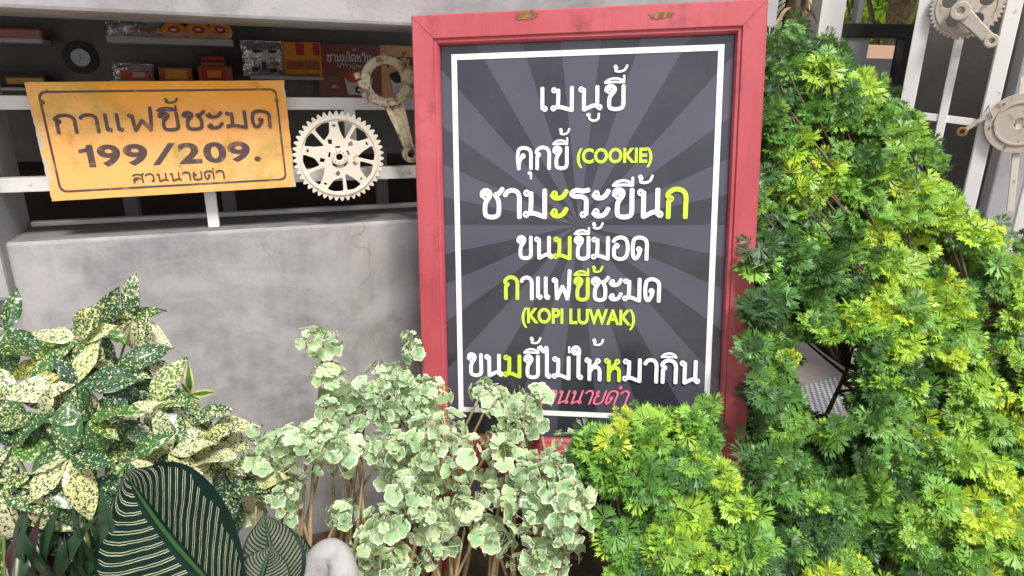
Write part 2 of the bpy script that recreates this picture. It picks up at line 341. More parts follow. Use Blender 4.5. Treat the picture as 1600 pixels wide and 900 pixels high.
# ------------------------------------------------------------------ Thai lettering drawn as strokes (baseline 0, letter height 1)
def arch(x0, x1, y=0.0): return [(x0, 0.74), (x0 + 0.05, 0.90), ((x0 + x1) / 2 - .02, 0.985), (x1 - 0.07, 0.90), (x1, 0.72), (x1, 0.4), (x1, y)]
TH = {
 'ก': (0.68, [('s', [(.12, 0), (.12, .3), (.12, .56)]), ('s', [(.12, .56), (.20, .66), (.10, .74), (.12, .86), (.24, .97), (.38, .985), (.51, .90), (.57, .72), (.57, .4), (.57, 0)])]),
 'ข': (0.66, [('o', .17, .76), ('s', [(.08, .78), (.10, .93), (.20, .985), (.30, .91), (.30, .78), (.22, .62), (.17, .48), (.16, .2), (.20, .06), (.35, .01), (.50, .06), (.55, .2), (.55, .6), (.55, .98)])]),
 'ช': (0.68, [('o', .17, .76), ('s', [(.08, .78), (.10, .93), (.20, .985), (.30, .91), (.30, .78), (.22, .62), (.17, .48), (.16, .2), (.20, .06), (.35, .01), (.50, .06), (.55, .2), (.55, .55), (.50, .72), (.46, .82), (.56, .88), (.66, 1.04)])]),
 'ค': (0.70, [('o', .28, .60), ('s', [(.24, .55), (.15, .35), (.12, .15), (.12, 0)]), ('s', [(.12, 0), (.09, .3), (.08, .62)] + arch(.08, .58)[1:])]),
 'ด': (0.70, [('o', .30, .46), ('s', [(.36, .46), (.30, .22), (.20, .04), (.11, .12), (.08, .35), (.08, .62)] + arch(.08, .58)[1:])]),
 'ต': (0.72, [('o', .30, .42), ('s', [(.36, .42), (.30, .2), (.20, .04), (.11, .12), (.08, .35), (.08, .7), (.14, .92), (.24, .97), (.34, .84), (.44, .97), (.54, .92), (.60, .7), (.60, 0)])]),
 'ม': (0.74, [('o', .10, .88), ('o', .08, .11), ('s', [(.22, .88), (.22, .5), (.20, .14)]), ('s', [(.15, .15), (.30, .15), (.46, .08), (.59, .02)]), ('s', [(.60, 0), (.60, .5), (.60, .98)])]),
 'น': (0.74, [('o', .12, .88), ('o', .64, .11), ('s', [(.20, .88), (.20, .5), (.20, .02)]), ('s', [(.20, .02), (.32, .10), (.45, .18), (.57, .20)]), ('s', [(.57, .12), (.57, .5), (.57, .98)])]),
 'เ': (0.36, [('o', .20, .10), ('s', [(.13, .98), (.13, .5), (.13, .1)])]),
 'แ': (0.66, [('o', .20, .10), ('s', [(.13, .98), (.13, .5), (.13, .1)]), ('o', .50, .10), ('s', [(.43, .98), (.43, .5), (.43, .1)])]),
 'ไ': (0.42, [('o', .29, .10), ('s', [(-.02, 1.42), (.04, 1.28), (.12, 1.22), (.20, 1.40), (.22, 1.1), (.22, .5), (.22, .1)])]),
 'ใ': (0.42, [('o', .29, .10), ('o', .08, 1.20), ('s', [(.0, 1.22), (.04, 1.40), (.16, 1.44), (.24, 1.30), (.22, 1.0), (.22, .5), (.22, .1)])]),
 'า': (0.56, [('s', [(.05, .80), (.12, .93), (.25, .985), (.39, .92), (.45, .74), (.45, .4), (.45, 0)])]),
 'ะ': (0.54, [('o', .13, .84), ('s', [(.06, .80), (.14, .70), (.28, .70), (.38, .78), (.46, .95)]), ('o', .13, .20), ('s', [(.06, .16), (.14, .06), (.28, .06), (.38, .14), (.46, .31)])]),
 'ร': (0.60, [('s', [(.52, .98), (.36, .94), (.18, .97), (.06, .86), (.14, .76), (.34, .74), (.45, .64), (.46, .4), (.46, .12)]), ('o', .38, .10)]),
 'อ': (0.68, [('o', .18, .60), ('s', [(.11, .58), (.08, .35), (.12, .10), (.32, .01), (.50, .10), (.57, .35), (.57, .66), (.50, .90), (.32, .985), (.14, .92), (.06, .80)])]),
 'ฟ': (0.82, [('o', .10, .88), ('s', [(.17, .88), (.18, .5), (.20, .03)]), ('s', [(.20, .03), (.30, .30), (.41, .60)]), ('s', [(.41, .60), (.52, .30), (.60, .03)]), ('s', [(.60, .03), (.65, .5), (.68, 1.32)])]),
 'ห': (0.70, [('o', .12, .88), ('o', .50, .86), ('s', [(.20, .88), (.20, .5), (.20, 0)]), ('s', [(.46, .78), (.38, .66), (.28, .50), (.20, .34)]), ('s', [(.30, .54), (.46, .58), (.56, .46), (.57, .2), (.57, 0)])]),
 'ว': (0.60, [('o', .40, .11), ('s', [(.06, .80), (.14, .94), (.28, .985), (.42, .92), (.48, .72), (.48, .4), (.48, .12)])]),
 'ส': (0.70, [('o', .26, .34), ('s', [(.20, .40), (.12, .2), (.10, 0)]), ('s', [(.10, 0), (.08, .32), (.18, .54), (.34, .56), (.46, .40)]), ('s', [(.06, .82), (.16, .95), (.32, .985), (.48, .90), (.56, .70), (.56, 0)]), ('s', [(.50, .86), (.66, 1.06)])]),
 'ย': (0.68, [('o', .14, .88), ('s', [(.10, .80), (.18, .66), (.26, .62)]), ('s', [(.26, .62), (.12, .54), (.10, .3), (.14, .08), (.32, .01), (.50, .08), (.56, .3), (.56, .98)])]),
 'บ': (0.70, [('o', .12, .88), ('s', [(.19, .88), (.19, .3), (.24, .06), (.38, .01), (.54, .08), (.58, .3), (.58, .98)])]),
 'ฉ': (0.74, [('o', .20, .62), ('o', .64, .12), ('s', [(.24, .60), (.24, .3), (.32, .06), (.56, .10)]), ('s', [(.05, .82), (.18, .95), (.34, .985), (.50, .90), (.56, .70), (.56, .12)])]),
 'ำ': (0.60, [('o', -.10, 1.24), ('s', [(.05, .80), (.14, .93), (.28, .985), (.41, .92), (.48, .74), (.48, .4), (.48, 0)])]),
 ' ': (0.35, []),
}
LENS = [(-.50, 1.13), (-.40, 1.25), (-.22, 1.30), (-.06, 1.24), (.02, 1.13)]
TONE = lambda dx, dy: [('o2', -.22 + dx, 1.78 + dy), ('s2', [(-.17 + dx, 1.74 + dy), (-.22 + dx, 1.62 + dy), (-.10 + dx, 1.58 + dy), (.03 + dx, 1.64 + dy), (.10 + dx, 1.82 + dy)])]
MK = {   # marks, placed from the last letter's right stem
 'ิ': [('s2', LENS), ('s2', [(-.50, 1.13), (-.25, 1.15), (.02, 1.13)])],
 'ี': [('s2', LENS), ('s2', [(-.50, 1.13), (-.25, 1.15), (.02, 1.13)]), ('s2', [(.02, 1.12), (.02, 1.40)])],
 'ั': [('o2', -.34, 1.28), ('s2', [(-.38, 1.22), (-.26, 1.16), (-.10, 1.20), (.02, 1.40)])],
 'ุ': [('o2', -.06, -.20), ('s2', [(0, -.18), (.0, -.30), (.0, -.46)])],
 'ู': [('o2', -.30, -.20), ('s2', [(-.26, -.18), (-.26, -.36), (-.14, -.46), (-.02, -.38), (0, -.16)])],
 '่': [('s2', [(0, 1.20), (0, 1.45)])],
 '้': TONE(0, 0), '๊': TONE(-.05, -.3), '์': TONE(0, -.3),
}
def thai(text, x0, x1, y0, y1, z, sw=0.19, tone=(0.0, 0.0), xs=None):
    """Returns {colour key: (verts, faces)} of strokes; '*' before a letter makes it green."""
    out = {}; layers = [0]; run = -1; last = None
    pen = 0.0; items = []; key = 'w'; right = 0
    for ch in text:
        if ch == '*': key = 'g'; continue
        if ch in TH and key != last: run += 1; last = key
        ck = (run, last)
        if ch in TH:
            w, g = TH[ch]; items += [(p, pen, ck) for p in g]; right = pen + w - 0.12; pen += w; key = 'w'
        elif ch in MK:
            hi = [(p, right + (tone[0] if ch in '้' else 0), (run, 'w') if (run, 'w') == ck else (run, 'g')) for p in MK[ch]]
            if ch == '้' and tone[1]: hi = [((p[0], p[1], p[2] + tone[1]) if p[0] == 'o2' else (p[0], [(a, b + tone[1]) for a, b in p[1]]), ox, k) for p, ox, k in hi]
            items += hi
    sx = (x1 - x0) / (pen - 0.08); sy = y1 - y0; px0 = 0.03
    def P(x, y, ox): return np.array((x0 + (x + ox - px0) * sx, y0 + y * sy))
    for it, ox, k in items:
        V, F = out.setdefault(k, ([], [])); zz = z + 0.00006 * layers[0]; layers[0] += 1
        h = sw / 2 * (0.58 if it[0].endswith('2') else 1) * min(1, 1.0)
        ex, ey = h * sy, h * sy
        if it[0] in ('o', 'o2'):
            r = 0.13 if it[0] == 'o' else 0.085; hole = r * 0.27; c = P(it[1], it[2], ox); b = len(V); n = 16
            for rr in (r, hole):
                for q in range(n): V.append((c[0] + rr * sy * 0.95 * math.cos(2 * math.pi * q / n), c[1] + rr * sy * math.sin(2 * math.pi * q / n), zz))
            for q in range(n): F.append((b + q, b + (q + 1) % n, b + n + (q + 1) % n, b + n + q))
        else:
            pts = [P(a, c, ox) for a, c in smooth_pts(it[1], 6)]
            m = len(pts); L = []; Rr = []
            # straight ends get a half-round cap
            for i in range(m):
                d = pts[min(i + 1, m - 1)] - pts[max(i - 1, 0)]; d /= max(np.linalg.norm(d), 1e-9); nn = np.array((-d[1], d[0]))
                L.append(pts[i] + nn * h * sy); Rr.append(pts[i] - nn * h * sy)
            b = len(V)
            for a, c in zip(L, Rr): V.append((a[0], a[1], zz)); V.append((c[0], c[1], zz))
            for i in range(m - 1): F.append((b + 2 * i, b + 2 * i + 1, b + 2 * i + 3, b + 2 * i + 2))
            for e, s_ in ((0, 1), (m - 1, -1)):
                d = (pts[e] - pts[e + s_]); d /= max(np.linalg.norm(d), 1e-9); nn = np.array((-d[1], d[0])); b = len(V); V.append((*pts[e], zz)); K = 6
                for q in range(K + 1):
                    an = math.pi * q / K; v = pts[e] + nn * h * sy * math.cos(an) + d * h * sy * math.sin(an) * 0.75; V.append((*v, zz))
                for q in range(K): F.append((b, b + 1 + q, b + 2 + q))
    return out
def thai_obj(name, data, mat, parent):
    V, F = data
    if not F: return None
    me = bpy.data.meshes.new(name); me.from_pydata([tuple(map(float, v)) for v in V], [], F)
    bm = bmesh.new(); bm.from_mesh(me)
    for f in bm.faces:
        f.normal_update()
        if f.normal.z < 0: f.normal_flip()
    bm.to_mesh(me); bm.free()
    return link(name, me, mat, parent)

# ================================================================== SETTING
def sheet(name, x0, x1, y0, y1, z, mat):
    me = bpy.data.meshes.new(name); me.from_pydata([(x0, y0, z), (x1, y0, z), (x1, y1, z), (x0, y1, z)], [], [(0, 1, 2, 3)])
    return tag(link(name, me, mat), kind='structure')
sheet('ground', -150, 150, -150, 150, 0.0, M['paving'])

_d = ray(3600, 141); WD = Vector((_d.x, _d.y, 0)).normalized()
F = Plane(unproj(530, 245, 1.38), WD, Vector((0, 0, 1)))       # front face of the rendered wall
Z0 = F.m.translation.z                                          # its height above the ground
def pz(z): return z - Z0

xL = F.at(28, 455)[0]; xR = F.at(1130, 400)[0]
ysill = (F.at(20, 384)[1] + F.at(480, 349.5)[1]) / 2
print('wall', xL, xR, ysill, F.at(20, 384), F.at(480, 349.5), 'Z0', Z0)
BACK = -0.11
wall = thing('concrete_wall', 'low grey rendered concrete wall behind the spotted plant', 'wall', F.m)
lo_, hi_ = -0.3, 0.0
for _ in range(30):
    mid = (lo_ + hi_) / 2
    if F.at(33, 364, mid)[1] < ysill: hi_ = mid
    else: lo_ = mid
SD = (lo_ + hi_) / 2
print('sill depth', SD, F.at(33, 364, SD), F.at(470, 331, SD))
SD = max(-0.14, min(-0.05, SD))
MB().box(xL - 0.6, xR, pz(0) - 0.05, ysill, SD - 0.02, 0, 0.006).build('wall_face', M['wall'], wall)
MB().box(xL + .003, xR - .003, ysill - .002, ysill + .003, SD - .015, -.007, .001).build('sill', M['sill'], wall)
mb = MB().box(xL + 0.004, xR - 0.004, ysill + 0.004, ysill + 0.014, SD - 0.012, SD + 0.008, 0.002)
mb.build('sill_channel', M['shelf'], wall)
col = thing('concrete_column', 'grey concrete column at the left end of the window opening', 'column', F.m)
yc = F.at(20, 470, 0.035)[1]
MB().box(xL - 0.5, F.at(26, 455)[0], yc, pz(2.0), -0.16, 0.035, 0.008).build('shaft', M['column'], col)
yb = F.at(300, 25.5, 0.15)[1]
beam = thing('concrete_beam', 'pale concrete beam running over the window and behind the red menu board', 'beam', F.m)
MB().box(xL - 0.8, F.at(1150, 20)[0], yb, yb + 0.5, -0.02, 0.15, 0.006).build('beam_body', M['beam'], beam)
print('beam', yb, F.at(300, 38, -0.02), F.at(0, 20, .15), F.at(654, 38, .15))

# white window grille of square tube
G = -0.035
yu0, yu1 = F.at(300, 172, G)[1], F.at(300, 149, G)[1]
yu0, yu1 = F.at(20, 171, G)[1], F.at(20, 149, G)[1]
yl0, yl1 = F.at(30, 299, G)[1], F.at(30, 277, G)[1]
print('rails', yu0, yu1, yl0, yl1, F.at(640, 162, G), F.at(640, 147, G), F.at(640, 266, G), F.at(640, 250, G))
gr = thing('window_grille', 'white square tube window grille behind the yellow sign and the chainring', 'window grille', F.m)
tw = 0.028
xg0, xg1 = F.at(26, 455)[0] + 0.001, xR
MB().box(xg0, xg1, yu0, yu1, G - tw / 2, G + tw / 2, 0.0015).build('rail', M['white_metal'], gr)
MB().box(xg0, xg1, yl0, yl1, G - tw / 2, G + tw / 2, 0.0015).build('rail', M['white_metal'], gr)
for px, py, w in ((334, 345, 0.022), (547, 205, 0.024), (760, 220, 0.024)):
    x = F.at(px, py, G)[0]
    for a, b in ((ysill + 0.0155, yl0), (yl1, yu0)):
        if px == 334 or a == yl1: MB().box(x - w / 2, x + w / 2, a - (0.012 if a < yl0 and px == 334 else 0), b, G - w / 2, G + w / 2 - (0.0), 0.0015).build('post', M['white_metal'], gr)

# room behind the window
RB = -1.55
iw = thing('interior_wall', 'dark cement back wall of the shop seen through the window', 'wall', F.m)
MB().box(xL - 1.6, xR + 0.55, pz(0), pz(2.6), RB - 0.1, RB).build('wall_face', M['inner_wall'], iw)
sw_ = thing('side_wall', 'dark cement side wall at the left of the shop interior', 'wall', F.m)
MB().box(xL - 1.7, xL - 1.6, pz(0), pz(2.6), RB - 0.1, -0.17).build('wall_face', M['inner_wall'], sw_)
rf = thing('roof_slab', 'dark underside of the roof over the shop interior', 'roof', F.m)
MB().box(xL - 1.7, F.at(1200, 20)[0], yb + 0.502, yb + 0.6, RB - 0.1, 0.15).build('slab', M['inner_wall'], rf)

# ================================================================== MENU BOARD
dv = (CAMR @ Vector((51 / FPX, -6450 / FPX, -1))).normalized(); dh = -(CAMR @ Vector((-6970 / FPX, 106 / FPX, -1))).normalized()
S = Plane(unproj(910, 370, 1.21), dh, -dv)
q = [S.at(655, 22), S.at(1192, 10), S.at(1165, 690), S.at(660, 700)]
bq = [S.at(706, 86), S.at(1131, 70), S.at(1107, 655), S.at(718, 645)]
print('sign', q, bq)
sx0 = (q[0][0] + q[3][0]) / 2; sx1 = (q[1][0] + q[2][0]) / 2; sy1 = (q[0][1] + q[1][1]) / 2; sy0 = S.at(860, 722)[1]
bx0 = (bq[0][0] + bq[3][0]) / 2; bx1 = (bq[1][0] + bq[2][0]) / 2; by1 = (bq[0][1] + bq[1][1]) / 2; by0 = (bq[2][1] + bq[3][1]) / 2
fw = S.at(697, 300)[0] - sx0; fr_ = sx1 - S.at(1140, 300)[0]; ft = sy1 - S.at(900, 64)[1]
fw = (fw + fr_) / 2
print('frame', sx0, sx1, sy0, sy1, 'fw', fw, ft, 'border', bx0, bx1, by0, by1)
sign = thing('menu_sign', 'large red framed black menu board with white and lime Thai lettering', 'sign', S.m)
def mitre_frame(x0, x1, y0, y1, wl, wt, wb, z0, z1, lip):
    """Four mitred mouldings with a bead on the inner edge."""
    mb = MB(); bm = mb.bm
    O = [(x0, y0), (x1, y0), (x1, y1), (x0, y1)]; I = [(x0 + wl, y0 + wb), (x1 - wl, y0 + wb), (x1 - wl, y1 - wt), (x0 + wl, y1 - wt)]
    prof = [(0.0, z0), (0.0, z1 - 0.003), (0.003 / 0.06, z1), (0.80, z1), (0.84, z1 - 0.004), (0.94, z1 - 0.004), (1.0, z1 - 0.010), (1.0, z0)]
    for a in range(4):
        b = (a + 1) % 4; rows = []
        for c in (a, b):
            e = 0.0004 if c == a else -0.0004
            dx = O[b][0] - O[a][0]; dy = O[b][1] - O[a][1]; l = math.hypot(dx, dy)
            rows.append([bm.verts.new((O[c][0] + (I[c][0] - O[c][0]) * s + dx / l * e, O[c][1] + (I[c][1] - O[c][1]) * s + dy / l * e, z)) for s, z in prof])
        n = len(prof)
        for k in range(n): bm.faces.new((rows[0][k], rows[1][k], rows[1][(k + 1) % n], rows[0][(k + 1) % n]))
        bm.faces.new(rows[0]); bm.faces.new(rows[1][::-1])
    return mb
mitre_frame(sx0, sx1, sy0, sy1, fw, ft, ft * 1.05, -0.02, 0.022, 0.006).build('frame', M['red'], sign)
mb = MB().box(sx0 + 0.012, sx0 + 0.05, sy0 - 0.42, sy0 + 0.2, -0.045, -0.021, 0.002).box(sx1 - 0.05, sx1 - 0.012, sy0 - 0.42, sy0 + 0.2, -0.045, -0.021, 0.002)
lx = [(sx0 + 0.012, sx0 + 0.05), (sx1 - 0.05, sx1 - 0.012)]; mb.bm.free()
zleg = (S.m @ Vector((0, sy0, 0))).z / (S.m.to_3x3() @ Vector((0, 1, 0))).z
for a, b in lx: MB().box(a, b, sy0 - zleg, sy0 + 0.25, -0.045, -0.021, 0.002).build('leg', M['red_dark'], sign)
MB().box(sx0 + 0.05, sx1 - 0.05, sy0 - 0.035, sy0 - 0.004, -0.03, 0.0, 0.002).build('lower_rail', M['red_dark'], sign)
rc = S.at(905, 352)
board = MB().box(sx0 + fw - 0.004, sx1 - fw + 0.004, sy0 + ft - 0.004, sy1 - ft + 0.004, -0.012, 0.004).build('board', board_mat(*rc), sign)
bt = 0.0102; zb = 0.0052
def ring_rect(x0, x1, y0, y1, t, z):
    V = [(x0, y0, z), (x1, y0, z), (x1, y1, z), (x0, y1, z), (x0 + t, y0 + t, z), (x1 - t, y0 + t, z), (x1 - t, y1 - t, z), (x0 + t, y1 - t, z)]
    me = bpy.data.meshes.new('border'); me.from_pydata(V, [], [(0, 1, 5, 4), (1, 2, 6, 5), (2, 3, 7, 6), (3, 0, 4, 7)]); return me
link('border', ring_rect(bx0, bx1, by0, by1, bt, zb), M['letter_white'], board)
def line_box(P, off, l, r, t, b):      # pixel extents of a line of lettering measured on the plane
    xa, ya = P.at(l, b, off); xb, yb_ = P.at(r, b, off); xc, yt = P.at((l + r) / 2, t, off)
    return xa, xb, P.at((l + r) / 2, b, off)[1], yt
def menu_line(text, l, r, t, b, tone=(0, 0), sw=0.168):
    x0, x1, y0, y1 = line_box(S, zb, l, r, t, b); h = y1 - y0
    d = thai(text, x0, x1, y0 + 0.085 * h, y1 - 0.075 * h, zb, sw, tone)
    for (run, k), g in d.items(): thai_obj('lettering', g, M['letter_white' if k == 'w' else 'letter_green'], board)
menu_line('เมนูขี้', 842, 977, 132, 176)
menu_line('คุกขี้', 807, 888, 227, 267)
menu_line('ชาม*ะระขี้น*ก', 751, 1074, 292, 344, tone=(0.44, -0.36))
menu_line('ขน*มขี้มอด', 808, 1013, 367, 408, tone=(0.42, -0.20))
menu_line('*กาแฟ*ขี้ชะมด', 787, 1032, 431, 472, tone=(0.45, -0.30))
menu_line('ขน*มขี้ไม่ให้*หมากิน', 731, 1091, 555, 596)
for body, l, r, t, b in (('(COOKIE)', 901, 1019, 231, 262), ('(KOPI LUWAK)', 815, 992, 482, 514)):
    x0, x1, y0, y1 = line_box(S, zb, l, r, t, b)
    link('lettering', text_mesh(body, x0, x1, y0, y1, zb, 0.034), M['letter_green'], board)
x0, x1, y0, y1 = line_box(S, zb, 832, 978, 612, 633)
d = thai('สวนนายดำ', x0, x1, y0, y1, zb, 0.14)[(0, 'w')]
d = ([(v[0] + 0.35 * (v[1] - y0), v[1] + 0.03 * (v[0] - x0), v[2]) for v in d[0]], d[1])
thai_obj('lettering', d, M['letter_pink'], board)
for px, py, w, h in ((825, 29, 0.05, 0.018), (1032, 29, 0.05, 0.014)):       # rusty remains of old hinges
    cx, cy = S.at(px, py); pts = [(cx + w / 2 * math.cos(a) * (0.75 + 0.4 * noise.noise((px + 3 * math.cos(a), 3 * math.sin(a), 0))) , cy + h / 2 * math.copysign(abs(math.sin(a)) ** .5, math.sin(a)) * (0.8 + 0.5 * noise.noise((px, 4 * math.cos(a), 4 * math.sin(a))))) for a in [2 * math.pi * k / 36 for k in range(36)]]
    link('rust_patch', curve_mesh([pts], 0.0008, 0, 0.0225), M['rust'], sign)

# ================================================================== YELLOW SIGN
Y0 = 0.012
yq = [F.at(42, 128, Y0), F.at(445, 126, Y0), F.at(461, 291, Y0), F.at(78, 315, Y0)]
print('yellow', yq)
ya = (Vector(yq[1]) - Vector(yq[0]) + Vector(yq[2]) - Vector(yq[3])).normalized(); yang = math.atan2(ya.y, ya.x)
cxy = sum((Vector(p) for p in yq), Vector((0, 0))) / 4
yw = ((Vector(yq[1]) - Vector(yq[0])).length + (Vector(yq[2]) - Vector(yq[3])).length) / 2
yh = ((Vector(yq[0]) - Vector(yq[3])).length + (Vector(yq[1]) - Vector(yq[2])).length) / 2
Yp = Plane.__new__(Plane); Yp.m = F.m @ Matrix.Translation((cxy.x, cxy.y, Y0)) @ Matrix.Rotation(yang, 4, 'Z'); Yp.inv = Yp.m.inverted()
ys = thing('yellow_sign', 'weathered yellow metal sign reading 199/209 on the white window grille', 'sign', Yp.m)
edge = []
def jag(a, b, n, amp, seed):
    for k in range(n):
        u = k / n; p = Vector(a).lerp(Vector(b), u); dn = Vector((b[1] - a[1], -(b[0] - a[0]))).normalized()
        edge.append(tuple(p - dn * amp * max(0, noise.noise((u * n / 3.2, seed, 0.3)) * 1.6 + 0.1)))
c4 = [(-yw / 2, -yh / 2), (yw / 2, -yh / 2), (yw / 2, yh / 2), (-yw / 2, yh / 2)]
jag(c4[0], c4[1], 30, 0.0004, 1); jag(c4[1], c4[2], 60, 0.0012, 2); jag(c4[2], c4[3], 30, 0.0004, 3); jag(c4[3], c4[0], 60, 0.0018, 4)
plate = link('plate', curve_mesh([edge], 0.003, 0.0003), yellow_mat(yw, yh), ys)
t = NT('faded_brown_paint'); n1 = t.noise(28, 8, 0.7); n2 = t.noise(6, 4)
t.color(t.mix(t.ramp(n1, [(0.54, 0.0), (0.72, 0.75)]), (0.085, 0.050, 0.052), (0.50, 0.30, 0.12))); t.set(Roughness=0.6); M['sign_ink'] = t.mat
def rrect(x0, x1, y0, y1, r, n=6):
    P = []
    for cx, cy, a in ((x1 - r, y1 - r, 0), (x0 + r, y1 - r, 90), (x0 + r, y0 + r, 180), (x1 - r, y0 + r, 270)):
        P += [(cx + r * math.cos(R(a + 90 * k / n)), cy + r * math.sin(R(a + 90 * k / n))) for k in range(n + 1)]
    return P
il, it_ = Yp.at(54, 140)[0], Yp.at(250, 138)[1]; ir, ib = Yp.at(450, 280)[0], Yp.at(260, 296)[1]
m_ = min(it_, -ib, yh / 2 - 0.008)
link('border', curve_mesh([rrect(-yw / 2 + .016, yw / 2 - .016, -yh / 2 + .015, yh / 2 - .015, .012), rrect(-yw / 2 + .0198, yw / 2 - .0198, -yh / 2 + .0188, yh / 2 - .0188, .010)], 0.0006, 0, 0.0018), M['sign_ink'], plate)
def yline(text, l, r, t, b, sw, tone=(0, 0)):
    x0, x1, y0, y1 = line_box(Yp, 0.002, l, r, t, b); h = y1 - y0
    thai_obj('lettering', thai(text, x0, x1, y0 + .085 * h, y1 - .075 * h, 0.002, sw, tone)[(0, 'w')], M['sign_ink'], plate)
yline('กาแฟขี้ชะมด', 86, 427, 174, 206, 0.20)
yline('สวนนายดำ', 208, 353, 268, 283, 0.19)
for ch, l, r in (('1', 128, 151), ('9', 156, 192), ('9', 196, 234), ('/', 239, 279), ('2', 281, 317), ('0', 320, 356), ('9', 358, 393), ('.', 398, 408)):
    u_ = (l + r) / 2 - 127; tp, bt_ = 226.5 - u_ * .022, 262 - u_ * .036
    if ch == '.': tp = bt_ - 8
    x0, x1, y0, y1 = line_box(Yp, 0.002, l, r, tp, bt_); link('numeral', numeral(ch, x0, x1, y0, y1, 0.002), M['sign_ink'], plate)
for px, py in ((66, 160), (432, 156)):
    x, y = Yp.at(px, py, 0.002); MB().disc(x, y, 0.0016, 0.004, 0.0042, 16, 0.001).build('screw', M['rust'], ys)

# ================================================================== CHAINRING AND CONNECTING ROD
def sector(r0, r1, a0, a1, n=7, rr=0.0):
    P = [(r1 * math.cos(R(a0 + (a1 - a0) * k / n)), r1 * math.sin(R(a0 + (a1 - a0) * k / n))) for k in range(n + 1)]
    P += [(r0 * math.cos(R(a1 + (a0 - a1) * k / n)), r0 * math.sin(R(a1 + (a0 - a1) * k / n))) for k in range(n + 1)]
    return P
def roundpoly(P, k=0.2):
    out = []
    for i in range(len(P)):
        a, b, c = Vector(P[i - 1]), Vector(P[i]), Vector(P[(i + 1) % len(P)])
        p0 = b.lerp(a, k); p1 = b.lerp(c, k)
        for u in (0, .33, .67, 1): out.append(tuple((p0.lerp(b, u)).lerp(b.lerp(p1, u), u)))
    return out
def pol(r, a): return (r * math.cos(R(a)), r * math.sin(R(a)))
def gear(r, teeth, depth):
    P = []
    for k in range(teeth):
        a = 360 / teeth * k; s = 360 / teeth
        P += [pol(r - depth, a), pol(r - depth * .75, a + s * .17), pol(r - depth * .15, a + s * .36), pol(r, a + s * .46), pol(r, a + s * .56), pol(r - depth * .15, a + s * .66), pol(r - depth * .75, a + s * .85)]
    return P
rc_ = 0.001 + abs(F.at(600, 245, 0.03)[0] - F.at(460, 245, 0.03)[0]) / 2
cxc, cyc = F.at(530, 245, 0.03)
ring = thing('chainring', 'cream painted bicycle chainring on the grille beside the yellow sign', 'chainring', (F.m @ Matrix.Translation((cxc, cyc, 0.03)) @ Matrix.Rotation(R(8), 4, 'Z')))
holes = [circ(0, 0, rc_ * .085, 20)]
for k in range(5):
    a = 72 * k + 90
    S_ = lambda *pp: [(x * rc_, y * rc_) for x, y in roundpoly([pol(r_, a + da) for r_, da in pp], .22)]
    holes.append(S_((.79, 4), (.81, 16), (.79, 32), (.46, 34), (.54, 11)))         # two windows of each fifth
    holes.append(S_((.79, 37), (.81, 50), (.79, 64), (.56, 59), (.38, 43)))
    holes.append(S_((.42, 10), (.46, 24), (.36, 30), (.30, 18)))
    holes.append([(x * rc_, y * rc_) for x, y in sector(.19, .25, a - 20, a + 14, 5)])
    holes.append([(x * rc_, y * rc_) for x, y in sector(.66, .72, a - 5.5, a + 1.5 + 0 * k, 4)])
link('toothed_plate', curve_mesh([gear(rc_, 46, rc_ * .092)] + holes, 0.004, 0.0008), M['cream_metal'], ring)
me = curve_mesh([circ(0, 0, rc_ * .87, 64), circ(0, 0, rc_ * .83, 64)], 0.0022, 0.0006, 0.0032); link('rim_bead', me, M['cream_metal'], ring)
me = curve_mesh([circ(0, 0, rc_ * .17, 32), circ(0, 0, rc_ * .086, 20)], 0.006, 0.001, 0.004); hub = link('hub', me, M['cream_metal'], ring)
mb = MB()
for k in range(10): x, y = pol(rc_ * .13, 36 * k); mb.disc(x, y, 0.007, 0.0082, rc_ * .012, 8)
mb.build('rivets', M['rust'], hub)

rodz = 0.035
b0 = Vector(F.at(603, 127, rodz)); b1 = Vector(F.at(642, 240, rodz)); L = (b1 - b0).length; ra = math.atan2(b1.y - b0.y, b1.x - b0.x)
rod = thing('connecting_rod', 'worn gilt engine connecting rod hung on the grille beside the red frame', 'engine part', F.m @ Matrix.Translation((b0.x, b0.y, rodz)) @ Matrix.Rotation(ra, 4, 'Z'))
u = L / 0.9
rb, rs = 0.285 * u, 0.098 * u
link('big_end', curve_mesh([circ(0, 0, rb, 48), circ(0, 0, rb * .72, 40)], 0.020, 0.0025), M['old_metal'], rod)
for sgn in (-1, 1):
    mb = MB()
    mb.box(-.10 * u, .10 * u, sgn * rb * 1.0 - .04 * u, sgn * rb * 1.0 + .045 * u, -.0105, .0105, .003)
    mb.tube([(-.19 * u, sgn * rb * 1.04, 0), (-.12 * u, sgn * rb * 1.04, 0)], .04 * u, 8); mb.tube([(.12 * u, sgn * rb * 1.04, 0), (.17 * u, sgn * rb * 1.04, 0)], .03 * u, 6); mb.box(-.012 * u, .012 * u, sgn * rb * 1.02 - .056 * u, sgn * rb * 1.02 + .056 * u, -.0112, .0112, .001)
    mb.build('cap_bolt', M['old_metal'], rod)
def taper(y0_, y1_): return [(rb * .86, -y0_), (L - rs * .8, -y1_), (L - rs * .8, y1_), (rb * .86, y0_)]
link('shank', curve_mesh([taper(.098 * u, .046 * u)], 0.008, 0.001), M['old_metal'], rod)
for sg in (-1, 1): link('flange', curve_mesh([[(rb * .9, sg * .070 * u), (L - rs * .9, sg * .032 * u), (L - rs * .9, sg * .052 * u), (rb * .9, sg * .105 * u)]], 0.016, 0.002), M['old_metal'], rod)
me = curve_mesh([circ(0, 0, rs, 28), circ(0, 0, rs * .62, 24)], 0.022, 0.002); me.transform(Matrix.Translation((L, 0, 0))); link('small_end', me, M['old_metal'], rod)

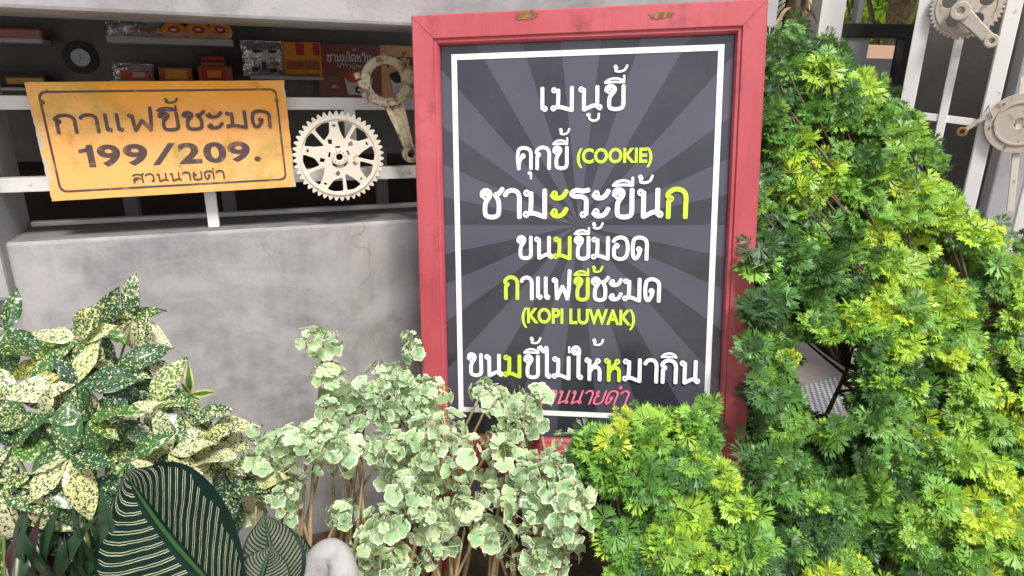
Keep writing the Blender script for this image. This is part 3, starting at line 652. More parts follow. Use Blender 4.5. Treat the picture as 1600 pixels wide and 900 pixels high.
# ================================================================== SHOP INTERIOR THINGS (on the back wall)
I = Plane.__new__(Plane); I.m = F.m @ Matrix.Translation((0, 0, RB)); I.inv = I.m.inverted()
def ibox(mb, l, r, t, b, z0, z1, bev=0.002):
    x0, y0 = I.at(l, b, z1); x1, y1 = I.at(r, t, z1); return mb.box(x0, x1, y0, y1, z0, z1, bev)
def ithing(name, label, cat, group=None): return thing(name, label, cat, I.m, group)
x, y = I.at(126, 90, 0.004); rr = abs(I.at(154, 90)[0] - I.at(98, 90)[0]) / 2
rec = ithing('vinyl_record', 'black vinyl single with pale blue label hung on the dark wall', 'record')
link('disc', curve_mesh([circ(x, y, rr, 64), circ(x, y, rr * .05, 12)], 0.003, 0.0006, 0.004), M['vinyl'], rec)
link('paper_label', curve_mesh([circ(x, y, rr * .54, 40), circ(x, y, rr * .05, 12)], 0.0006, 0, 0.0062), M['label_blue'], rec)

def shelf(label, l, r, t, b, lip=None):
    s = ithing('wall_shelf', label, 'shelf', 'shelves on the shop wall'); mb = MB(); ibox(mb, l, r, t, b, 0.001, 0.12, 0.002); mb.build('board', M['shelf'], s)
    if lip:
        mb = MB(); ibox(mb, l + 1, r - 1, lip, t, 0.117, 0.119, 0.0005); mb.build('clear_lip', M['clear'], s)
    return s
shelf('pale wall shelf at the far left holding chocolate coloured bars', -40, 64, 61, 64.5, 48)
shelf('long pale wall shelf holding foil bags and three round orange packs', 167, 363, 62, 66, 53)
shelf('pale wall shelf above the left end of the yellow sign', -40, 75, 137, 141)
shelf('narrow pale ledge under the foil bag and the orange boxes', 391, 505, 120, 123.5)
shelf('pale wall shelf hidden behind the top of the yellow sign', 172, 372, 128, 134)

def pouch(label, l, r, t, b, z, group=None, name='foil_bag', cat='snack bag', mat='foil', win=None):
    o = ithing(name, label, cat, group)
    x0, y0 = I.at(l, b, z); x1, y1 = I.at(r, t, z); nx, ny = 12, 14; V = []; Fc = []
    for s in (1, -1):
        for j in range(ny + 1):
            for i in range(nx + 1):
                a, c = i / nx, j / ny; d = (math.sin(math.pi * a) ** .5) * (math.sin(math.pi * min(1, max(0, (c - .08) / .84))) ** .5) * 0.022
                d *= 1 + .35 * noise.noise((a * 5 + l, c * 6, s))
                V.append((x0 + (x1 - x0) * a + .004 * noise.noise((l, c * 4, i)), y0 + (y1 - y0) * c, z + s * (d + 0.0006)))
        base = 0 if s == 1 else (nx + 1) * (ny + 1)
        for j in range(ny):
            for i in range(nx):
                q = [base + j * (nx + 1) + i, base + j * (nx + 1) + i + 1, base + (j + 1) * (nx + 1) + i + 1, base + (j + 1) * (nx + 1) + i]
                Fc.append(q if s == 1 else q[::-1])
    me = bpy.data.meshes.new('pouch'); me.from_pydata(V, [], Fc); o2 = link('pouch', me, M[mat], o)
    for p in me.polygons: p.use_smooth = True
    if win:
        for (a0, a1, c0, c1, mm) in win:
            mb = MB(); mb.box(x0 + (x1 - x0) * a0, x0 + (x1 - x0) * a1, y0 + (y1 - y0) * c0, y0 + (y1 - y0) * c1, z + .0225, z + .027, .001); mb.build('print', M[mm], o)
    return o
FB = 'foil bags on the long shelf'
pouch('foil snack bag at the left end of the long shelf', 169, 190, 34, 61, .07, FB)
pouch('striped foil snack bag second from the left on the long shelf', 191, 214, 32, 61, .07, FB)
pouch('foil snack bag with brown filling in the middle of the long shelf', 215, 233, 34, 61, .07, FB, win=[(.3, .8, .2, .6, 'brown_pack')])
pouch('foil snack bag next to the round orange packs', 234, 252, 34, 61, .07, FB, win=[(.2, .7, .3, .7, 'brown_pack')])
for (l, r, lab) in ((255, 290, 'leftmost of the three round orange packs'), (293, 328, 'middle one of the three round orange packs'), (329, 360, 'rightmost of the three round orange packs')):
    o = ithing('round_pack', lab, 'snack pack', 'round orange packs on the long shelf')
    x0, y0 = I.at(l, 61, .08); x1, y1 = I.at(r, 38, .08); cx, cy = (x0 + x1) / 2, (y0 + y1) / 2; ra_ = (x1 - x0) / 2 * .9
    link('tub', curve_mesh([[(cx + ra_ * math.cos(a), cy + (y1 - y0) / 2 * math.sin(a)) for a in [2 * math.pi * k / 32 for k in range(32)]]], 0.018, 0.008, .085), M['orange_pack'], o)
    link('sticker', curve_mesh([[(cx + ra_ * .55 * math.cos(a), cy + .1 * (y1 - y0) + (y1 - y0) * .24 * math.sin(a)) for a in [2 * math.pi * k / 24 for k in range(24)]]], 0.001, 0, .0962), M['red_pack'], o)
    link('sticker_emblem', curve_mesh([[(cx + ra_ * .28 * math.cos(a), cy + .1 * (y1 - y0) + (y1 - y0) * .09 * math.sin(a)) for a in [2 * math.pi * k / 24 for k in range(24)]]], 0.001, 0, .0975), M['cream_print'], o)
def carton(label, l, r, t, b, body, prints, group=None, z0=.02, z1=.1, name='snack_carton', cat='carton'):
    o = ithing(name, label, cat, group); mb = MB(); ibox(mb, l, r, t, b, z0, z1, .003); mb.build('carton', M[body], o)
    for i, (a0, a1, c0, c1, mm) in enumerate(prints):
        mb = MB(); ibox(mb, l + (r - l) * a0, l + (r - l) * a1, b + (t - b) * c1, b + (t - b) * c0, z1 - .001, z1 + .0015 + .0006 * i, .0004); mb.build('print', M[mm], o)
    return o
BR = 'brown bars on the far left shelf'
for k in range(3):
    carton(('uppermost', 'middle', 'lowest')[k] + ' of the flat brown packets stacked on the far left shelf', -30, 60, 45 + 5 * k, 50 + 5 * k - .4, 'brown_pack', [(.05, .95, .3, .6, 'red_pack')], BR)
carton('long yellow and black carton on the shelf above the left of the yellow sign', 8, 70, 116, 136, 'ink_dark', [(.05, .95, .25, .7, 'yellow_pack')])
carton('dark carton at the left edge of the photo beside the yellow and black one', -25, 6, 118, 136, 'ink_dark', [(.1, .9, .3, .6, 'wood')])
pouch('clear silver edged tray pack showing a red and cream label', 179, 239, 100, 128, .07, None, 'tray_pack', 'snack pack', 'foil', [(.2, .88, .0, .66, 'print_red'), (.5, .8, .25, .55, 'cream_print')])
carton('brown carton with a yellow label between the silver tray and the stacked pair', 250, 299, 106, 128, 'brown_pack', [(.2, .85, .2, .85, 'orange_pack'), (.3, .72, .35, .75, 'yellow_pack')])
carton('lower brown carton of the stacked pair, with an orange label', 312, 361, 104, 128, 'brown_pack', [(.1, .8, .1, .9, 'red_pack'), (.25, .68, .3, .75, 'orange_pack')])
carton('upper dark carton of the stacked pair, with red stripes', 305, 352, 86, 103, 'ink_dark', [(.2, .95, .1, .3, 'brown_pack'), (.2, .95, .55, .8, 'red_pack')])
pouch('large foil bag showing dark sweets, left of the orange boxes', 381, 446, 65, 119, .07, None, win=[(.25, .42, .66, .74, 'ink_dark'), (.6, .77, .66, .74, 'ink_dark'), (.2, .34, .14, .26, 'ink_dark'), (.42, .52, .2, .42, 'ink_dark'), (.60, .74, .12, .22, 'ink_dark'), (.66, .82, .3, .42, 'brown_pack'), (.3, .36, .3, .46, 'print_white')])
OB = 'orange boxes on the narrow ledge'
for l, r, lab in ((447, 476, 'left one of the two tall orange boxes with a red flag'), (477, 500, 'right one of the two tall orange boxes with a red flag')):
    carton(lab, l, r, 66, 119, 'orange_pack', [(.55, .95, .62, .97, 'red_pack'), (.05, .95, .2, .45, 'brown_pack'), (.05, .95, .0, .06, 'brown_pack')], OB)
def poster(label, l, r, t, b, mat):
    o = ithing('drink_poster', label, 'poster', 'drink posters on the shop wall'); mb = MB(); ibox(mb, l, r, t, b, .03, .034, .0005); mb.build('sheet', M[mat], o); return o
def cup(o, l, r, t, b, fill, band):
    x0, y0 = I.at(l, b, .0365); x1, y1 = I.at(r, t, .0365); w = x1 - x0; h = y1 - y0
    link('cup_print', curve_mesh([[(x0 + w * .12, y0), (x1 - w * .12, y0), (x1, y0 + h * .7), (x0, y0 + h * .7)]], .0006, 0, .036), M['print_white'], o)
    link('drink_print', curve_mesh([[(x0 + w * (.5 + .5 * math.cos(a)), y0 + h * (.72 + .26 * math.sin(a) * (1 + .2 * math.sin(5 * a)))) for a in [2 * math.pi * k / 30 for k in range(30)]]], .0006, 0, .037), M[fill], o)
    link('emblem_print', curve_mesh([circ(x0 + w / 2, y0 + h * .2, w * .13, 20)], .0006, 0, .038), M[band], o)
def ithai(o, text, l, r, t, b, mat, sw=.17, tilt=0.0):
    x0, x1, y0, y1 = line_box(I, .036, l, r, t, b); d = thai(text, x0, x1, y0, y1, .036, sw)[(0, 'w')]
    thai_obj('lettering', ([(v[0], v[1] + tilt * (v[0] - x0), v[2]) for v in d[0]], d[1]), M[mat], o)
p1 = poster('brown drink poster with white Thai lettering and a printed cup', 501, 594, 71, 160, 'poster_brown')
ithai(p1, 'ชานมไต้หวัน', 511, 580, 86, 97, 'print_white', .2, 0.02); ithai(p1, 'บราวน์ชูการ์', 527, 577, 99, 105, 'print_white', .16, -.08)
cup(p1, 539, 582, 108, 148, 'print_red', 'ink_dark')
x0, x1, y0, y1 = line_box(I, .036, 519, 530, 132, 138); link('lettering', text_mesh('60.-', x0, x1, y0, y1, .036, .02), M['print_white'], p1)
mb = MB(); ibox(mb, 512, 534, 121, 122.2, .0345, .036, .0002); ibox(mb, 514, 532, 126, 127.2, .0345, .036, .0002); mb.build('small_print', M['tan_wood'], p1)
p2 = poster('tan drink poster with dark Thai lettering, half hidden by the connecting rod', 596, 672, 73, 160, 'poster_tan')
ithai(p2, 'เฉาก๊วย', 604, 652, 91, 105, 'ink_dark', .16, .05); cup(p2, 610, 650, 109, 148, 'ink_dark', 'ink_dark')
x0, x1, y0, y1 = line_box(I, .036, 637, 668, 101, 109); link('lettering', text_mesh('Grass', x0, x1, y0, y1, .036, .0), M['ink_dark'], p2)

# dark bench and table legs inside, low behind the sill
bench = thing('wooden_bench', 'dark planked bench standing inside below the window', 'bench', F.m)
for k in range(3): MB().box(xL - 0.3, xR - 0.2, ysill - 0.32 + .125 * k, ysill - 0.32 + .125 * k + .118, -.62, -.60, .003).build('plank', M['wood'], bench)
MB().box(xL - .3, xR - .2, ysill + .058, ysill + .075, -.75, -.55, .003).build('top', M['wood'], bench)
for px, label in ((208, 'grey steel post inside the window left of the white grille post'), (360, 'grey steel post inside the window right of the white grille post'), (598, 'grey steel post inside the window beneath the connecting rod')):
    x = F.at(px, 330, -.40)[0]; o = thing('steel_post', label, 'post', F.m @ Matrix.Translation((x, 0, -.40)), 'grey posts inside the window')
    MB().box(-.016, .016, pz(0), yl0 + .03, -.016, .016, .002).build('tube', M['grey_metal'], o)
    MB().box(-.03, .03, yl0 + .031, yl0 + .037, -.03, .03, .001).build('cap_plate', M['grey_metal'], o)

# ================================================================== RIGHT HAND SIDE
def vpost(label, px0, px1, py, depth, mat, z1=2.6, name='white_post', group=None, thick=None, parts='tube'):
    a = unproj(px0, py, depth); b = unproj(px1, py, depth); w = (b - a).length; c = (a + b) / 2
    m = Matrix.Translation((c.x, c.y, 0)) @ Matrix.Rotation(R(12), 4, 'Z')
    o = thing(name, label, 'post', m, group); th = thick or w
    MB().box(-w / 2, w / 2, -th / 2, th / 2, 0, z1, .003).build(parts, mat, o)
    MB().box(-w * .9, w * .9, -th * .9, th * .9, 0.001, .012, .002).build('base_plate', mat, o); return o
WP = 'white posts behind the tall bush'
vpost('narrow white post rising beside the top right corner of the red frame', 1208, 1234, 0, 2.0, M['white_metal'], group=WP)
vpost('broad white post left of the black window frame', 1270, 1312, 0, 2.1, M['white_metal'], group=WP)
vpost('slim grey post just behind the top right corner of the red frame', 1176, 1186, 0, 1.95, M['grey_metal'], group=WP)
# black window frame further in
BP = Plane(unproj(1380, 50, 2.6), Vector((1, 0.05, 0)), Vector((0, 0, 1)))
bf = thing('black_window_frame', 'black window frame seen above the tall bush, garden beyond', 'window frame', BP.m)
def bbox(l, r, t, b, z0=-.03, z1=.03): 
    x0, y0 = BP.at(l, b, z1); x1, y1 = BP.at(r, t, z1); return MB().box(x0, x1, y0, y1, z0, z1, .003)
bbox(1300, 1442, 38, 58).build('transom', M['black'], bf)
bbox(1386, 1416, 58.6, 330).build('mullion', M['black'], bf)
x0, y0 = BP.at(1416.5, 330, .03); x1, y1 = BP.at(1450, 58.5, .03); MB().box(x0, x1, y0, y1, -.02, .02, .002).build('panel', M['black'], bf)
bbox(1344, 1354, -60, 37, -.02, .02).build('upright', M['grey_metal'], bf)
bbox(1312, 1326, 59, 330, -.02, .02).build('upright', M['grey_metal'], bf)
x0, y0 = BP.at(1300, 1200, 0); gy = -BP.m.translation.z
bbox(1300, 1420, 92, 330, -.3, -.1).build('sill_board', M['shelf'], bf)

# panel of white bars
px_ = Vector((math.cos(R(30)), -math.sin(R(30)), 0)); Pn = Plane(unproj(1510, 20, 1.75), px_, Vector((0, 0, 1)))
gate = thing('bar_panel', 'white barred metal panel at the right holding bicycle parts', 'gate', Pn.m)
def pbar(mb, p0, p1, wpx, d):
    a = Vector((*Pn.at(*p0), 0)); b = Vector((*Pn.at(*p1), 0)); w = abs(Pn.at(p0[0] + wpx, p0[1])[0] - a.x)
    return mb.bar(a, b, w, d, .0015)
xg = []
gb = -Pn.m.translation.z + .02
for (pa, wpx, d) in (((1437, 60), 24, .035), ((1484, 130), 14, .02), ((1556, 130), 25, .035), ((1650, 130), 22, .035)):
    x, y = Pn.at(*pa); w = abs(Pn.at(pa[0] + wpx, pa[1])[0] - x)
    MB().box(x - w / 2, x + w / 2, gb, .75, -d / 2, d / 2, .002).build('bar', M['white_metal'], gate); xg.append(x)
mb = MB(); pbar(mb, (1425, 175), (1640, 203), 0, .018); mb.bm.free()
a = Vector((*Pn.at(1440, 181), .0)); b = Vector((*Pn.at(1640, 206), .0)); MB().bar(a, b, .020, .012, .001).build('cross_rail', M['white_metal'], gate)
MB().box(xg[0], xg[-1], gb + .04, gb + .07, -.012, .012, .002).build('bottom_rail', M['white_metal'], gate)
x, y = Pn.at(1583, 330, 0); MB().bar((*Pn.at(1600, 120, .02), .02), (*Pn.at(1578, 330, .02), .02), .016, .012, .001).build('brace', M['cream_metal'], gate)

cx, cy = Pn.at(1511, 9, .03); r2 = abs(Pn.at(1511, -44, .03)[1] - Pn.at(1511, 62, .03)[1]) / 2
g2 = thing('crankset', 'cream chainring with crank arm fixed high on the barred panel', 'crankset', Pn.m @ Matrix.Translation((cx, cy, .03)))
hl = [circ(0, 0, r2 * .10, 16)]
for k in range(5): hx, hy = pol(r2 * .52, 72 * k + 20); hl.append([(hx + r2 * .21 * math.cos(q_), hy + r2 * .21 * math.sin(q_)) for q_ in [2 * math.pi * j / 20 for j in range(20)]])
link('chainring', curve_mesh([gear(r2, 44, r2 * .09)] + hl, .004, .0008), M['beige_metal'], g2)
link('rim_bead', curve_mesh([circ(0, 0, r2 * .84, 48), circ(0, 0, r2 * .80, 48)], .002, .0005, .003), M['beige_metal'], g2)
hx, hy = Pn.at(1500, 18, .045); ex, ey = Pn.at(1549, 64, .06); hx -= cx; hy -= cy; ex -= cx; ey -= cy
dd = Vector((ex - hx, ey - hy)); LL = dd.length; an = math.atan2(dd.y, dd.x)
arm = curve_mesh([[(0, -.017), (LL * .5, -.0125), (LL, -.0115), (LL, .0115), (LL * .5, .0125), (0, .017)]], .014, .003)
arm.transform(Matrix.Translation((hx, hy, .022)) @ Matrix.Rotation(an, 4, 'Z')); link('crank_arm', arm, M['beige_metal'], g2)
for (qx, qy, ro, ri) in ((hx, hy, .022, .011), (ex, ey, .0155, .0085)):
    me = curve_mesh([circ(qx, qy, ro, 24), circ(qx, qy, ri, 18)], .022, .002, .024); link('eye', me, M['beige_metal'], g2)
cx, cy = Pn.at(1594, 193, .03); r3 = abs(Pn.at(1594, 146, .03)[1] - Pn.at(1594, 240, .03)[1]) / 2
g3 = thing('round_plate', 'beige round metal plate with a raised ring at the right edge of the photo', 'metal plate', Pn.m @ Matrix.Translation((cx, cy, .03)))
link('plate', curve_mesh([circ(0, 0, r3, 64), circ(0, 0, r3 * .2, 24)], .005, .001), M['beige_metal'], g3)
link('raised_ring', curve_mesh([circ(0, 0, r3 * .74, 48), circ(0, 0, r3 * .68, 48)], .003, .0008, .004), M['beige_metal'], g3)
for k in range(6): x, y = pol(r3 * .86, 60 * k + 12); MB().disc(x, y, .002, .0045, r3 * .035, 10).build('rivet', M['rust'], g3)
w0 = Vector((*Pn.at(1503, 206, .03), .03)); w1 = Vector((*Pn.at(1548, 178, .03), .03)); ww = (w1 - w0)
sp = thing('ring_spanner', 'small rusty ring spanner tied to the barred panel below the crankset', 'spanner', Pn.m @ Matrix.Translation(w0) @ Matrix.Rotation(math.atan2(ww.y, ww.x), 4, 'Z'))
link('ring_head', curve_mesh([circ(0, 0, .0125, 24), circ(0, 0, .0075, 18)], .006, .001), M['rust'], sp)
link('shank', curve_mesh([[(.0115, -.005), (ww.length, -.004), (ww.length, .004), (.0115, .005)]], .004, .001), M['beige_metal'], sp)
MB().tube([(ww.length - .012, -.02, -.03), (ww.length - .002, -.008, .006), (ww.length + .004, .012, .006), (ww.length + .016, .03, -.03)], .0018, 6).build('wire_tie', M['grey_metal'], sp)
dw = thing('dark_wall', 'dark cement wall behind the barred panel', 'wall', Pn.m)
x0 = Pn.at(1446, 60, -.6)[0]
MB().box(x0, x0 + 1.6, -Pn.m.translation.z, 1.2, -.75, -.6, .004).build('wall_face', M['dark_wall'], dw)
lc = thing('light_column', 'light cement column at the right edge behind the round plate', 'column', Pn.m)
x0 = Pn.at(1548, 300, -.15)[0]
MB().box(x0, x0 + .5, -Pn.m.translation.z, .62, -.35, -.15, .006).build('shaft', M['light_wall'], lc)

# woven mat on the floor beyond the bush
c = unproj(1310, 620, 1.0); d_ = ray(1310, 620); tt = -(CAMP.z - .004) / d_.z; c = CAMP + d_ * tt
mt = thing('woven_mat', 'grey woven mat on the pinkish floor behind the tall bush', 'mat', Matrix.Translation((c.x, c.y, 0)) @ Matrix.Rotation(R(28), 4, 'Z'))
MB().box(-.45, .75, -.85, .12, .004, .012, .002).build('weave', M['mesh'], mt)
mb = MB().box(-.47, .77, -.87, -.851, .004, .014, .002).box(-.47, .77, .121, .14, .004, .014, .002); mb.build('hem', M['grey_metal'], mt)

# ================================================================== FOLIAGE PROTOTYPES
def rot_to(nrm, spin):
    z = Vector(nrm).normalized(); x = z.orthogonal().normalized(); x = Matrix.Rotation(spin, 3, z) @ x; y = z.cross(x)
    return np.array(Matrix((x, y, z)).transposed())
class Bag:
    def __init__(s): s.V = []; s.F = []; s.C = []; s.U = []; s.n = 0
    def add(s, V, Fc, Rm, pos, sc, col=None, uv=None):
        s.V.append((V * sc) @ Rm.T + np.array(pos)); s.F.append(Fc + s.n); s.n += len(V)
        if col is not None: s.C.append(np.broadcast_to(col, (len(V), 3)))
        if uv is not None: s.U.append(uv)
    def get(s): return np.concatenate(s.V), np.concatenate(s.F), (np.concatenate(s.C) if s.C else None), (np.concatenate(s.U) if s.U else None)

def aralia_leaf(seed):
    """One finely cut fan leaf: a stalk and seven forked lobes with toothed tips."""
    r = random.Random(seed); V = []; Fc = []
    fine = seed % 2; nseg = r.choice((8, 9, 10)) if fine else r.choice((6, 7, 8))
    for k in range(nseg):
        a = R(-95 + 190 * k / (nseg - 1) + r.uniform(-6, 6)); L = (0.72 + .3 * math.cos(a * .8)) * r.uniform(.85, 1.1); w = r.uniform(.85, 1.15) * (.62 if fine else 1)
        drop = r.uniform(-.15, .35); tw = r.uniform(-.45, .45)
        P = [(0, 0), (.04, .32), (.20, .78), (.07, .70), (0.0, .95), (-.07, .70), (-.20, .78), (-.04, .32)]
        b = len(V)
        for x, y in P:
            X = x * w; Yv = y * L; z = -drop * y * y - .10 * math.cos(a) * y + tw * X + .25 * abs(X)
            V.append((X * math.cos(a) + Yv * math.sin(a), -X * math.sin(a) + Yv * math.cos(a), z))
        Fc += [tuple(b + i for i in t3) for t3 in ((0, 1, 7), (1, 2, 3), (1, 3, 5), (1, 5, 7), (3, 4, 5), (7, 5, 6))]
    return np.array(V), np.array(Fc)
AL = [aralia_leaf(s) for s in range(8)]
def aralia_sprig(seed):
    r = random.Random(100 + seed); bag = Bag(); n = r.randint(9, 13)
    for k in range(n):
        az = 2.4 * k + r.uniform(-.5, .5); el = r.uniform(-.3, .9); rad = r.uniform(.1, 1.0)
        out = Vector((math.cos(az), math.sin(az), 0)); up = Vector((0, 0, 1))
        y = (out * math.cos(el) + up * math.sin(el)); z = (up * math.cos(el) - out * math.sin(el)); x = y.cross(z)
        Rm = np.array(Matrix((x, y, z)).transposed())
        p = out * rad * .6 + up * (r.uniform(-.25, .25) + el * .2)
        V, Fc = AL[r.randrange(8)]; bag.add(V, Fc, Rm, p, r.uniform(.42, .80), np.array((1, 1, 1)) * r.uniform(.72, 1.2))
        d = (p - up * .35); st = np.array([d * .0 + Vector((.02, 0, -.4)), Vector((-.02, 0, -.4)), p + x * .012, p - x * .012], dtype=float)
        bag.add(st, np.array([(0, 1, 3), (0, 3, 2)]), np.eye(3), (0, 0, 0), 1, np.array((1.1, 1.0, .9)))
    V, Fc, C, _ = bag.get(); return V, Fc, C
AS = [aralia_sprig(s) for s in range(10)]

def simple_sprig(seed):
    r = random.Random(900 + seed); V = []; Fc = []
    for k in range(9):
        d = Vector((r.gauss(0, 1), r.gauss(0, 1), r.gauss(0, .6))).normalized(); x = d.orthogonal().normalized() * .16; b = len(V)
        for q in (d * .1, d * .5 + x, d * 1.0, d * .5 - x): V.append(tuple(q))
        Fc += [(b, b + 1, b + 2), (b, b + 2, b + 3)]
    return np.array(V), np.array(Fc), np.ones((len(V), 3)) * 1.0
GS = [simple_sprig(s) for s in range(8)]
def pip(x, y, poly):
    c = False; j = len(poly) - 1
    for i in range(len(poly)):
        if (poly[i][1] > y) != (poly[j][1] > y) and x < (poly[j][0] - poly[i][0]) * (y - poly[i][1]) / (poly[j][1] - poly[i][1]) + poly[i][0]: c = not c
        j = i
    return c
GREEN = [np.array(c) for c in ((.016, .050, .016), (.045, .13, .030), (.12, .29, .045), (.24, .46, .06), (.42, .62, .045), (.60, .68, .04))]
M['aralia'] = leafmat('fan_leaf', lambda t: t.mix(t.ramp(t.noise(60, 3), [(0.3, 0.0), (0.7, 0.35)]), attr(t), (0.10, 0.22, 0.06)), 0.42, 0.22, spec=.4)

def twigs(parent, base, tips, mat, r0, r1, name='branches', bend=.12, trunks=0):
    mb = MB(); base = Vector(base); ends = [Vector(t_) for t_ in tips]; nodes_ = []
    if trunks and ends:                 # a few main stems first; every twig then leaves the nearest stem below its tip
        top = sum(ends, Vector()) / len(ends); hi = max(e.z for e in ends); sx = max(abs(e.x - top.x) for e in ends)
        for k in range(trunks):
            u = (k + .5) / trunks * 2 - 1; e = Vector((top.x + u * sx * .5, top.y + random.uniform(-.03, .03), hi * random.uniform(.5, .72) * (1 - .35 * abs(u))))
            b = base + Vector((u * .05, random.uniform(-.03, .03), 0)); m1 = b.lerp(e, .45) + Vector((random.uniform(-.5, .5) * bend, random.uniform(-.4, .4) * bend, .02))
            P = smooth_pts([tuple(b), tuple(m1), tuple(e)], 12); n = len(P); mb.tube(P, [r0 * 1.3 + (r1 * 1.6 - r0 * 1.3) * i / (n - 1) for i in range(n)], 7); nodes_ += [Vector(p) for p in P]
    for tp in ends:
        if nodes_:
            c = [q for q in nodes_ if q.z < tp.z - .03] or nodes_[:1]; b = min(c, key=lambda q: (q - tp).length); ra, rb_ = min(r0 * .55, .004), r1 * .8
        else: b = base + Vector((random.uniform(-.03, .03), random.uniform(-.03, .03), 0)); ra, rb_ = r0, r1
        m1 = b.lerp(tp, .45) + Vector((random.uniform(-bend, bend), random.uniform(-bend, bend), -.05 if nodes_ else .05)) * (tp - b).length * .6
        P = smooth_pts([tuple(b), tuple(m1), tuple(tp)], 6); n = len(P)
        mb.tube(P, [ra + (rb_ - ra) * i / (n - 1) for i in range(n)], 6)
    return mb.build(name, mat, parent, True)

def aralia_bush(name, label, poly, holes, n, zfun, base, core, size, seed, hot, thick=.34, trunks=5):
    """Sprigs fill the bush's volume; each looks outwards from its middle."""
    r = random.Random(seed); o = thing(name, label, 'shrub', Matrix.Translation(base)); bag = Bag(); tips = []
    xs = [p[0] for p in poly]; ys_ = [p[1] for p in poly]; k = 0; bl = np.array(base)
    pts = []
    while k < n:
        px, py = r.uniform(min(xs), max(xs)), r.uniform(min(ys_), max(ys_))
        if not pip(px, py, poly): continue
        lay = r.random() ** 1.3
        if any(((px - hx) / hrx) ** 2 + ((py - hy) / hry) ** 2 < 1 for hx, hy, hrx, hry in holes): continue
        p = unproj(px, py, zfun(px, py) + thick * lay)
        # clumps with gaps between them
        if noise.noise(p * 15.0) < -.09 and r.random() < .93: continue
        c = Vector(core); out = (p - Vector((c.x, c.y, c.z + (p.z - c.z) * .55))).normalized()
        tc = (CAMP - p).normalized()
        nrm = out * .5 + Vector((0, 0, .75)) + tc * .45 + Vector((r.gauss(0, .42), r.gauss(0, .42), r.gauss(0, .35)))
        V, Fc, C = AS[r.randrange(10)]; s = size * r.choice((.65, .8, .95, 1.1, 1.3))
        g = noise.noise(p * 6.0 + Vector((3, 1, 0))) * 1.5 + r.gauss(0, 1.05) + hot(px, py) - 3.6 * lay + 2.5  # deep sprigs darker, front ones brighter: inner shade and sunlight put into leaf colour
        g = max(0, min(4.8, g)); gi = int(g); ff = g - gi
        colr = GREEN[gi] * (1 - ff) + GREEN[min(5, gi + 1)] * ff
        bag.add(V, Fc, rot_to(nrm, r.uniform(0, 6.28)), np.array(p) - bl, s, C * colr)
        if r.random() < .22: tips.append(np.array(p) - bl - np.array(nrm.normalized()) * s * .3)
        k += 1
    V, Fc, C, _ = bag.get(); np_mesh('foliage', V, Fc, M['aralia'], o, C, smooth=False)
    tips.sort(key=lambda q: q[2]); twigs(o, (0, 0, 0), tips, M['bark'], .009, .0022, trunks=trunks)
    return o

SOIL = 0.06
bed = MB(); 
sheet_m = F.m.copy()
bedo = tag(MB().box(xL - .6, xR + 1.2, pz(0) - .01, pz(SOIL), .002, .62).build('soil_bed', M['soil']), kind='structure'); bedo.matrix_world = F.m
# tall bush on the right
big = [(1186, 90), (1210, 55), (1240, 36), (1262, 46), (1280, 62), (1308, 62), (1322, 85), (1312, 112), (1352, 130), (1395, 146), (1412, 172), (1428, 210), (1458, 240), (1475, 275), (1495, 310), (1520, 352), (1570, 368), (1660, 372), (1720, 560), (1720, 940), (1150, 940), (1178, 700), (1184, 600), (1168, 540), (1180, 470), (1163, 400), (1168, 330), (1182, 270), (1190, 180)]
hl = [(1296, 592, 54, 66), (1288, 705, 30, 20), (1262, 560, 24, 40), (1335, 655, 24, 16)]
bb = unproj(1270, 900, 1.42); bb.z = SOIL - .03
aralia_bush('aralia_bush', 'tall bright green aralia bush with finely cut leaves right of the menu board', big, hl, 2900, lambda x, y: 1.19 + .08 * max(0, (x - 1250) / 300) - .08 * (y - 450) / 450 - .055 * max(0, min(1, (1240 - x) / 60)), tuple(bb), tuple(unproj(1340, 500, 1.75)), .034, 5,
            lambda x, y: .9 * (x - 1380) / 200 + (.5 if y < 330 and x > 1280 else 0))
low = [(912, 705), (920, 678), (950, 662), (985, 640), (1020, 642), (1045, 662), (1085, 642), (1112, 640), (1108, 690), (1125, 730), (1160, 770), (1185, 830), (1180, 940), (965, 940), (958, 800), (925, 745), (905, 720)]
bb2 = unproj(1040, 900, 1.10); bb2.z = SOIL - .03
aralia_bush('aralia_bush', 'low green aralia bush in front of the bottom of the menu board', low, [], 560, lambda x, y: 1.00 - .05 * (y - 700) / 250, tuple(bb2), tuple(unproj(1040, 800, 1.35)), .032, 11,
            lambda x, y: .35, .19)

# ------------------------------------------------------------------ variegated shrub: small scalloped leaves with cream margins
def scallop(seed):
    r = random.Random(seed); n = 22; V = [(0, 0, 0)]; C = [(0, 0, 0)]; Fc = []
    lob = r.choice((5, 6, 7)); ph = r.uniform(0, 6.28)
    for ring_i, (rad, t_) in enumerate(((.45, .05), (.80, .25), (1.0, 1.0))):
        for k in range(n):
            a = -math.pi * .94 + 2 * math.pi * .94 * k / (n - 1)
            m = 1 + (.26 * abs(math.sin(lob * a / 2 + ph)) - .15) * rad ** 2
            x = rad * m * math.sin(a); y = rad * m * math.cos(a) + .25
            V.append((x, y, .22 * rad * rad + .05 * math.sin(3 * a + ph) * rad)); C.append((t_, 0, 0))
    for k in range(n - 1): Fc.append((0, 1 + k + 1, 1 + k))
    for q in (0, 1):
        for k in range(n - 1):
            a, b = 1 + q * n + k, 1 + (q + 1) * n + k; Fc += [(a, a + 1, b + 1), (a, b + 1, b)]
    return np.array(V), np.array(Fc), np.array(C, float)
SC = [scallop(s) for s in range(8)]
